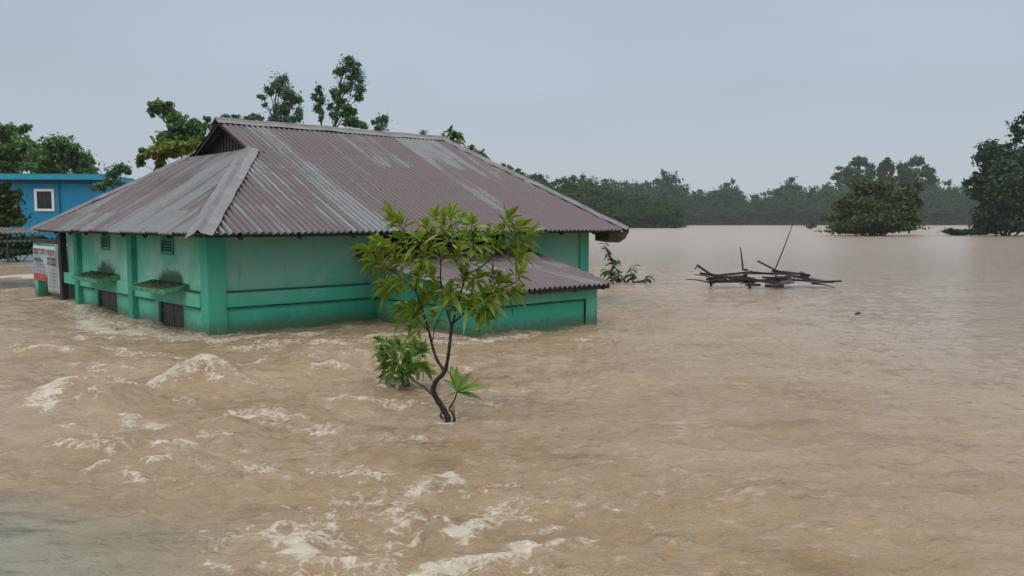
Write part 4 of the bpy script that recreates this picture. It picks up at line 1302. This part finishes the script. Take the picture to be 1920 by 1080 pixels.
# big leaved plants behind the right end of the ridge
def bigleaf(label, Y, blobs, seed, L=0.42, per=13):
    rng = np.random.default_rng(seed)
    base = at(blobs[0][0], 430, Y); base[2] = -1.2
    root = empty('broad_leaved_tree', tuple(base), 0, label, 'tree', None)
    t = MB(); parts = []
    for (x, y, r) in blobs:
        p = at(x, y, Y + rng.uniform(-.5, .5)) - base
        t.tube(smooth_path([(0, 0, 0), (p[0] * .3, p[1] * .3, p[2] * .6), p], 4), list(np.linspace(.07, .018, 9)), 6)
        for k in range(max(1, int(r / 7))):
            o_ = rng.normal(0, 1, 3) * r * 0.45 * Y / FPX
            o_[2] = abs(o_[2]) * 0.5 - r * 0.2 * Y / FPX
            parts.append(rosette(rng, p + o_, (rng.normal(0, .4), rng.normal(0, .4) - .3, 1), per, L, L * 0.55, 0.5, (0.5, 1.9)))
    join_leaves(parts, 'crown', M['leaf_big'], root)
    t.build('trunk', M['bark'], root, smooth=True)
    return root


bigleaf('broad leaved plant barely topping the right half of the ridge', 34, [(793, 248, 9), (799, 253, 8)], 31, 0.26)
bigleaf('broad leaved tree at the very end of the ridge, over the hip', 34, [(851, 252, 13), (845, 262, 12), (856, 264, 10), (832, 260, 6), (849, 246, 7)], 32, 0.34)
bigleaf('bright broad leaved tree above the upper right hip', 35, [(872, 278, 15), (892, 284, 16), (907, 294, 9), (882, 290, 16), (866, 284, 9), (898, 296, 12)], 33, 0.36)
bigleaf('low broad leaved bush along the middle of the right hip', 40, [(925, 308, 12), (945, 314, 15), (962, 320, 15), (980, 326, 12), (935, 320, 14)], 34, 0.36)

# shrubs at the left margin
tree_px('leafy_shrub', 'round olive bush in front of the blue wall at the left margin', 'bush', 47, 20,
        [(18, 385, 34, 26), (35, 410, 30, 20), (5, 350, 16, 22), (5, 405, 30, 30)], 4200, 0.22, 'leaf_olive', seed=41, sub=6, tr=.1)
tree_px('hedge_bush', 'dark low bush at the water edge under the lean-to roof', 'bush', 49, 30,
        [(10, 455, 34, 24), (48, 458, 28, 24), (-15, 450, 34, 28), (78, 460, 18, 20), (30, 474, 40, 10)], 5200, 0.22, 'leaf_dark', seed=42, sub=5, tr=.06, zbase=-0.5)

# lean-to with corrugated roof behind the porch
ln_ = empty('lean_to_shed', (-18.6, 30.5, 0), 0.35, 'low lean-to shed with rusty tin roof left of the green house', 'shed')
corrugated('roof', (0, -1.6, 1.88), (1, 0, 0), (0, 0.995, 0.05), (0, -0.05, 0.995), -3.0, 2.6, lambda s: 0.0, lambda s: 3.4, M['roof_shed'], ln_, seed=8, rows=6)
corrugated('lower_roof', (0, -2.1, 1.60), (1, 0, 0), (0, 0.995, 0.08), (0, -0.08, 0.995), -2.6, 2.3, lambda s: 0.0, lambda s: 1.0, M['roof_shed'], ln_, seed=9, rows=4)
for x, y in ((-2.8, -1.5), (-0.3, -1.5), (2.2, -1.5), (-2.8, 1.5), (2.2, 1.5)):
    MB().tube([(x, y, BOT), (x, y, 1.84 + 0.05 * (y + 1.5))], 0.05, 7).build('post', M['wood_dark'], ln_)

# ------------------------------------------------------------------ blue building
B0 = at(100, 400, 58)
bb_ = empty('blue_building', (B0[0], B0[1], 0), 0.10, 'bright blue flat roofed building with a white framed window, left background', 'building')
kx = 58 / FPX
zt = lambda py: CAM_H + (YH - py) * kx
MB().box(-3.6, 3.2, 0, 6, BOT, zt(345)).build('wall', M['blue'], bb_)
MB().box(-3.65, 3.25, -0.06, 6.05, zt(345) + 0.002, zt(338)).build('fascia_band', M['blue_dark'], bb_)
MB().box(-3.9, 3.45, -0.55, 6.3, zt(338) + 0.002, zt(329)).build('roof_slab', M['blue_light'], bb_)
MB().box(-3.8, 3.35, -0.5, 6.2, zt(329) + 0.002, zt(327)).build('roof_moss', simple('mossy roof edge', (0.03, 0.2, 0.14), 0.9), bb_)
wx0, wx1 = (68 - 100) * kx, (103 - 100) * kx
wz0, wz1 = zt(396), zt(355)
f = MB(); fw = 0.16
f.box(wx0, wx0 + fw, -0.07, -0.002, wz0, wz1); f.box(wx1 - fw, wx1, -0.07, -0.002, wz0, wz1)
f.box(wx0 + fw, wx1 - fw, -0.07, -0.002, wz1 - fw, wz1); f.box(wx0 + fw, wx1 - fw, -0.07, -0.002, wz0, wz0 + fw)
wn_ = f.build('window', M['white'], bb_)
mx_ = (wx0 + wx1) / 2
for a, c_ in ((wx0 + fw, mx_ - 0.04), (mx_ + 0.04, wx1 - fw)):
    MB().box(a, c_, -0.03, -0.004, wz0 + fw, wz1 - fw).build('pane', M['glass'], wn_)
MB().box(mx_ - 0.038, mx_ + 0.038, -0.05, -0.004, wz0 + fw, wz1 - fw).build('mullion', M['wood_grey'], wn_)
MB().tube([(wx1 + 0.35, -0.05, zt(338)), (wx1 + 0.35, -0.05, 0.5)], 0.05, 6).build('drain_pipe', M['blue_dark'], bb_)

# ------------------------------------------------------------------ wrecked frame of a drowned hut
DY = 29.0
D0 = ground(1440, 540); D0[2] = 0
wr = empty('wrecked_roof_frame', tuple(D0), 0, 'dark broken timber roof frame of a drowned hut sticking out of the flood', 'wreckage')
def dp(px, py, dy=0.0): return at(px, py, D0[1] + dy) - D0
def beam(pts, w_, h_, name='beam', mat='wood_dark'):
    b = MB()
    for a, c_ in zip(pts[:-1], pts[1:]): b.bar(dp(*a), dp(*c_), w_ * 0.8, h_ * 0.75)
    return b.build(name, M[mat], wr, bevel=0.008)
beam([(1307, 497, 0), (1330, 513, 0), (1348, 519, 0), (1385, 521, .1)], 0.12, 0.10)
beam([(1312, 512, .6), (1340, 517, .5), (1400, 511, .4), (1410, 509, .4)], 0.10, 0.10)
beam([(1308, 497, 0), (1303, 505, 0)], 0.05, 0.05, 'batten')
beam([(1385, 521, .1), (1408, 510, .1), (1450, 514, .1)], 0.12, 0.09)
beam([(1405, 523, -.3), (1440, 529, -.3), (1468, 533, -.3)], 0.14, 0.12)
beam([(1420, 489, .2), (1455, 507, .1), (1495, 520, 0), (1540, 528, 0), (1578, 527, 0)], 0.10, 0.08)
beam([(1448, 508, .7), (1480, 511, .7), (1518, 516, .7)], 0.25, 0.10)
beam([(1395, 506, .5), (1402, 506, .5)], 0.1, 0.1, 'batten')
beam([(1402, 520, .0), (1406, 540, -.1)], 0.10, 0.10, 'post')
beam([(1325, 524, .2), (1360, 523, .2)], 0.30, 0.12)
beam([(1335, 530, .2), (1358, 522, .2)], 0.2, 0.12, 'batten')
beam([(1436, 536, -.4), (1468, 537, -.4)], 0.3, 0.14)
beam([(1500, 512, .9), (1516, 519, .9)], 0.08, 0.18, 'batten')
beam([(1398, 534, -.3), (1425, 534, -.3)], 0.22, 0.10)
beam([(1330, 521, .3), (1400, 518, .3)], 0.22, 0.10)
beam([(1345, 528, 0), (1410, 527, .1), (1475, 523, .2)], 0.18, 0.12)
beam([(1465, 524, .2), (1520, 527, .3), (1565, 528, .3)], 0.16, 0.08)
beam([(1408, 512, .5), (1460, 513, .6), (1508, 513, .7)], 0.22, 0.10)
beam([(1430, 520, .4), (1500, 525, .4)], 0.3, 0.08)
beam([(1330, 519, .2), (1334, 537, .1)], 0.09, 0.09, 'post')
beam([(1455, 514, .4), (1457, 538, .1)], 0.09, 0.09, 'post')
pl = MB()
for k in range(7):
    x0 = 1452 + k * 4
    pl.bar(dp(x0, 519 - k * .2, 1.3 - k * .05), dp(x0 + 8, 534 - k * 0.6, -.5), 0.20, 0.03, 0.05 * (k % 3))
pl.build('plank_deck', M['wood_grey'], wr)
pl = MB()
for k in range(5):
    pl.bar(dp(1495 + k * 6, 518 + k * .8, .9), dp(1525 + k * 9, 530, -.3 + .1 * k), 0.14, 0.03)
pl.build('plank_deck', M['wood_grey'], wr)
for pts, r in (([(1453, 506, .1), (1470, 464, .1), (1486, 421, .1)], 0.018), ([(1393, 507, .4), (1391, 485, .4), (1388, 464, .4)], 0.026)):
    MB().tube(smooth_path([dp(*q) for q in pts], 3), [r * 1.2] * 3 + [r] * 2 + [r * .7] * 2, 6).build('pole', M['wood_dark'], wr)


rw = random.Random(12)
for k in range(16):
    x0 = rw.uniform(1315, 1530); y0_ = rw.uniform(518, 532)
    dx = rw.uniform(18, 55) * rw.choice((-1, 1)); dy_ = rw.uniform(-9, 9)
    b_ = MB(); b_.tube(smooth_path([dp(x0, y0_, rw.uniform(-.5, .8)), dp(x0 + dx * .5, y0_ + dy_ * .5 - 2, rw.uniform(-.4, .6)), dp(x0 + dx, y0_ + dy_, rw.uniform(-.5, .8))], 3), list(np.linspace(.032, .014, 7)), 5)
    b_.build('stick', M['wood_dark'], wr)

# drowned sapling tops right of the house
def sapling(label, root_px, shoots, seed):
    g0 = ground(*root_px); g0[2] = -0.3
    root = empty('drowned_sapling', tuple(g0), 0, label, 'sapling')
    rng = np.random.default_rng(seed)
    t = MB(); B, D = [], []
    for sh in shoots:
        P = smooth_path([at(x, y, g0[1] + rng.uniform(-.15, .15)) - g0 for x, y in sh], 5)
        t.tube(P, list(np.linspace(.022, .008, len(P))), 5)
        for i in range(2, len(P)):
            for s in (-1, 1):
                B.append(P[i]); D.append([s * rng.uniform(.4, 1), rng.normal(0, .6), rng.uniform(-.7, .4)])
    B, D = np.array(B), np.array(D); D /= np.linalg.norm(D, axis=1)[:, None]
    n = len(B)
    join_leaves([(B, D, rng.normal(0, .4, (n, 3)) + [0, -.6, .7], rng.uniform(.18, .32, n), rng.uniform(.07, .11, n), rng.uniform(.2, .6, n))], 'foliage', M['leaf_dark'], root)
    t.build('stem', M['bark_dark'], root, smooth=True)


sapling('upright drowned sapling top beside the right roof corner of the house', (1155, 530),
        [[(1158, 532), (1160, 515), (1150, 495), (1140, 475), (1133, 458)], [(1150, 530), (1145, 515), (1136, 505)], [(1150, 495), (1156, 488)], [(1160, 532), (1168, 522)], [(1145, 530), (1152, 518)]], 51)
sapling('small low drowned twig cluster between the house and the wreck', (1195, 530),
        [[(1190, 531), (1182, 517), (1190, 498)], [(1190, 531), (1205, 527), (1216, 517)], [(1186, 525), (1180, 515)]], 52)

# ------------------------------------------------------------------ trees in the flood on the right
tree_px('island_bush', 'large round olive bush standing alone in the flood', 'bush', 140, 1640,
        [(1640, 372, 58, 30), (1600, 395, 40, 30), (1680, 392, 42, 32), (1640, 408, 78, 26), (1575, 425, 22, 10), (1700, 420, 26, 16), (1640, 352, 36, 14), (1640, 430, 82, 9), (1590, 418, 34, 18), (1690, 405, 34, 26), (1625, 378, 40, 28), (1592, 378, 28, 24), (1690, 376, 28, 24), (1640, 400, 60, 30, -5), (1598, 428, 32, 11, -4), (1640, 429, 36, 11, -5), (1682, 428, 34, 11, -4), (1610, 420, 40, 16, -5), (1670, 420, 40, 16, -5)], 21000, 0.55, 'leaf_olive', seed=61, sub=8, tr=.35)
tree_px('dark_tree', 'dark upright tree close behind the right side of the round bush', 'tree', 165, 1705,
        [(1712, 362, 16, 18), (1718, 385, 14, 16), (1700, 350, 10, 12)], 1500, 0.7, 'leaf_dark', seed=62, sub=5, tr=.25)
tree_px('spreading_tree', 'big dark spreading tree leaning over the flood at the right edge', 'tree', 140, 1885,
        [(1910, 245, 22, 32), (1880, 290, 48, 30), (1860, 310, 40, 30), (1925, 300, 60, 60), (1840, 340, 30, 22), (1890, 360, 50, 40), (1920, 390, 55, 36), (1850, 390, 32, 28), (1830, 365, 22, 18), (1865, 420, 22, 14), (1815, 345, 14, 10), (1960, 330, 60, 80), (1990, 400, 50, 30), (1880, 405, 45, 26), (1845, 425, 26, 12), (1910, 420, 30, 14), (1870, 335, 50, 30), (1835, 410, 18, 20), (1880, 400, 55, 30, -7), (1905, 350, 60, 50, -8), (1870, 425, 30, 14, -5)],
        24000, 0.62, 'leaf_dark', seed=63, sub=8, tr=.3)
tree_px('mound_bush', 'low dark mound of bush at the foot of the spreading tree', 'bush', 138, 1795,
        [(1795, 437, 40, 8), (1780, 434, 18, 6), (1830, 436, 24, 9), (1850, 436, 16, 8)], 2400, 0.5, 'leaf_dark', seed=64, sub=4, tr=.1, zbase=-0.4)
tree_px('floating_shrub', 'tiny dark tuft drifting far off left of the round bush', 'shrub', 230, 1521,
        [(1521, 425, 12, 3), (1524, 421, 5, 3)], 160, 0.7, 'leaf_dark', seed=65, tr=.05, zbase=-0.4)

# floating scrap of wood
g = ground(1608, 589)
f_ = MB(); f_.bar((-.06, 0, 0.0), (.06, 0.02, 0.03), 0.05, 0.05); f_.bar((0, -.04, .02), (.04, .06, .05), .03, .03)
o = f_.build('driftwood', M['wood_dark'], None, bevel=0.01)
o.location = (g[0], g[1], 0.0)
tag(o, 'small dark scrap of wood floating right of the wreck', 'driftwood')


# ------------------------------------------------------------------ wooded banks
def variant(seed, mat, n, size):
    """a whole tree of about 1 unit height standing at z=0; crown + trunk sharing one mesh"""
    rng = np.random.default_rng(seed)
    lob = []
    m = rng.integers(6, 11)
    for k in range(m):
        a = rng.uniform(0, 6.28); r = rng.uniform(0.05, 0.26)
        z = rng.uniform(0.28, 0.86)
        q = rng.uniform(0.10, 0.19) * (1.15 - 0.35 * z)
        lob.append((r * math.cos(a), r * math.sin(a), z, q * 1.2, q * 1.2, q))
    lob.append((0, 0, 0.9, 0.11, 0.11, 0.08)); lob.append((0, 0, 0.25, 0.3, 0.3, 0.2)); lob.append((0, 0, 0.1, 0.40, 0.40, 0.12)); lob.append((0, 0, 0.4, 0.24, 0.24, 0.25)); lob.append((0, 0, 0.62, 0.24, 0.24, 0.2))
    V, F = crown_mesh(rng, lob, n, size)
    V[:, 2] = np.maximum(V[:, 2], 0.0)
    t = MB(); t.tube([(0, 0, -0.08), (rng.normal(0, .02), 0, 0.4), (0, 0, 0.85)], [0.03, 0.02, 0.006], 6)
    return V, F, t


def bank(name, variants, mat, pts, label, group, cat='tree'):
    rng = np.random.default_rng(len(pts) + 5)
    meshes = []
    for s in variants:
        V, F, t = variant(s, mat, 4200, 0.052)
        cr = bpy.data.meshes.new('crown')
        me = mesh_from('tmp', V, F, M[mat]); cr = me.data; bpy.data.objects.remove(me)
        tk = t.build('tmp', M['bark']); tkd = tk.data; bpy.data.objects.remove(tk)
        meshes.append((cr, tkd))
    for (x, y, z, h, wd, lab) in pts:
        cr, tk = meshes[int(rng.integers(len(meshes)))]
        o = bpy.data.objects.new(name, None)
        o.location = (x, y, z); o.rotation_euler = (0, 0, rng.uniform(0, 6.28)); o.scale = (h * wd, h * wd, h)
        link(o); tag(o, lab or label, cat, group)
        for nm, d in (('crown', cr), ('trunk', tk)):
            c_ = bpy.data.objects.new(nm, d); link(c_, o)


def skyline(knots, x): return float(np.interp(x, [k[0] for k in knots], [k[1] for k in knots]))


rs = random.Random(3)
# nearer wooded bank, right of the roof
pts = []
SK = [(900, 305), (940, 318), (1000, 328), (1060, 332), (1100, 338), (1150, 352), (1200, 368), (1250, 378), (1280, 388)]
for row, (Y, dy) in enumerate(((302, 20), (312, 8), (322, -1), (330, 3))):
    x = 905 + row * 9
    while x < 1272:
        top = skyline(SK, x) + dy + rs.uniform(-8, 10)
        p = at(x, 427, Y + rs.uniform(-3, 3))
        pts.append((p[0], p[1], 0.0, CAM_H + (YH - top) * Y / FPX, rs.uniform(0.85, 1.15), None))
        x += rs.uniform(15, 24)
for (x, top) in ((1092, 322), (1012, 322), (955, 305)):
    p = at(x, 427, 318)
    pts.append((p[0], p[1], 0.0, CAM_H + (YH - top) * 318 / FPX, 0.5, None))
bank('bank_tree', (101, 102, 103, 104), 'leaf_midbank', pts, 'dark green tree of the wooded bank beyond the right hip of the house', 'trees of the nearer wooded bank')
# far hazy treeline
pts = []
SK2 = [(1100, 340), (1150, 330), (1200, 330), (1240, 325), (1290, 340), (1330, 346), (1370, 340), (1420, 358), (1450, 352), (1480, 336), (1530, 345), (1560, 330), (1600, 320), (1650, 322), (1700, 330), (1760, 335), (1800, 340), (1850, 345), (1960, 340)]
for row, (Y, dy) in enumerate(((540, 34), (556, 18), (575, 4))):
    x = 1120 + row * 7
    while x < 1990:
        top = skyline(SK2, x) + dy + rs.uniform(-6, 8)
        p = at(x, 420, Y + rs.uniform(-5, 5))
        pts.append((p[0], p[1], 0.3, CAM_H + (YH - top) * Y / FPX, rs.uniform(0.85, 1.15), None))
        x += rs.uniform(17, 28)
for (x, top, wd) in ((1242, 316, .55), (1372, 333, .5), (1482, 330, .7)):
    p = at(x, 420, 570)
    pts.append((p[0], p[1], 0.3, CAM_H + (YH - top) * 570 / FPX, wd, None))
bank('far_tree', (111, 112, 113, 114, 115), 'leaf_far', pts, 'hazy grey green tree of the far treeline across the flood', 'trees of the far treeline')
# scrub along the water's edge under both treelines
pts = []
x = 905
while x < 1276:
    p = at(x, 427, 299 + rs.uniform(-1.5, 1.5)); pts.append((p[0], p[1], 0.0, rs.uniform(5.5, 8.5), rs.uniform(1.1, 1.5), None)); x += rs.uniform(13, 20)
bank('bank_shrub', (121, 122), 'leaf_midbank', pts, 'low dark shrub along the foot of the nearer wooded bank', 'shrubs at the foot of the nearer wooded bank', 'shrub')
pts = []
x = 1270
while x < 1980:
    p = at(x, 420, 533 + rs.uniform(-2, 2)); pts.append((p[0], p[1], 0.2, rs.uniform(8, 13), rs.uniform(1.2, 1.6), None)); x += rs.uniform(12, 19)
bank('far_shrub', (123, 124), 'leaf_far', pts, 'low hazy shrub along the far shore under the treeline', 'shrubs along the far shore', 'shrub')
# the far shore goes on behind the house as one wooded mass
rngw = np.random.default_rng(77)
VV, off_ = [], 0
for k in range(46):
    V_, F_, t_ = variant(200 + k % 4, 'leaf_far', 900, 0.10)
    hh_ = rngw.uniform(13, 19); p = at(-700 + k * 40 + rngw.uniform(-10, 10), 420, 560 + rngw.uniform(-12, 12))
    VV.append(V_ * np.array([hh_ * 1.3, hh_ * 1.3, hh_]) + np.array([p[0], p[1], 0.2]))
VV = np.concatenate(VV)
tag(mesh_from('far_wood', VV, np.arange(len(VV)).reshape(-1, 4), M['leaf_far']), kind='stuff')
# taller airy trees standing out above the round bush
for i, (lab, lobes, bx) in enumerate((
        ('tall broad hazy tree rising directly behind the round bush', [(1570, 330, 14, 10), (1590, 318, 18, 12), (1612, 308, 18, 13), (1630, 320, 16, 14), (1600, 335, 30, 16), (1620, 350, 40, 22)], 1605),
        ('slim hazy treetop between the two tall trees behind the round bush', [(1660, 308, 11, 13), (1655, 325, 14, 12), (1672, 318, 8, 12), (1662, 345, 14, 14)], 1661),
        ('tall hazy tree with flaring top, right of the round bush', [(1690, 315, 14, 14), (1720, 303, 18, 12), (1740, 318, 16, 14), (1712, 325, 24, 14), (1745, 340, 14, 14), (1700, 345, 30, 20)], 1715))):
    tree_px('emergent_tree', lab, 'tree', 430, bx, lobes, 2600, 1.9, 'leaf_far', seed=70 + i, sub=5, tr=.5, zbase=-0.5)

# ------------------------------------------------------------------ rain-heavy air
hz = MB().box(-940, 940, -80, 940, -4.5, 60).build('haze', None)
m = bpy.data.materials.new('haze air'); m.use_nodes = True
t = m.node_tree; t.nodes.clear()
ou = t.nodes.new('ShaderNodeOutputMaterial'); pv = t.nodes.new('ShaderNodeVolumePrincipled')
pv.inputs['Color'].default_value = (0.86, 0.92, 0.98, 1)
pv.inputs['Density'].default_value = 0.00017
t.links.new(pv.outputs[0], ou.inputs['Volume'])
hz.data.materials.append(m)
tag(hz, kind='stuff')
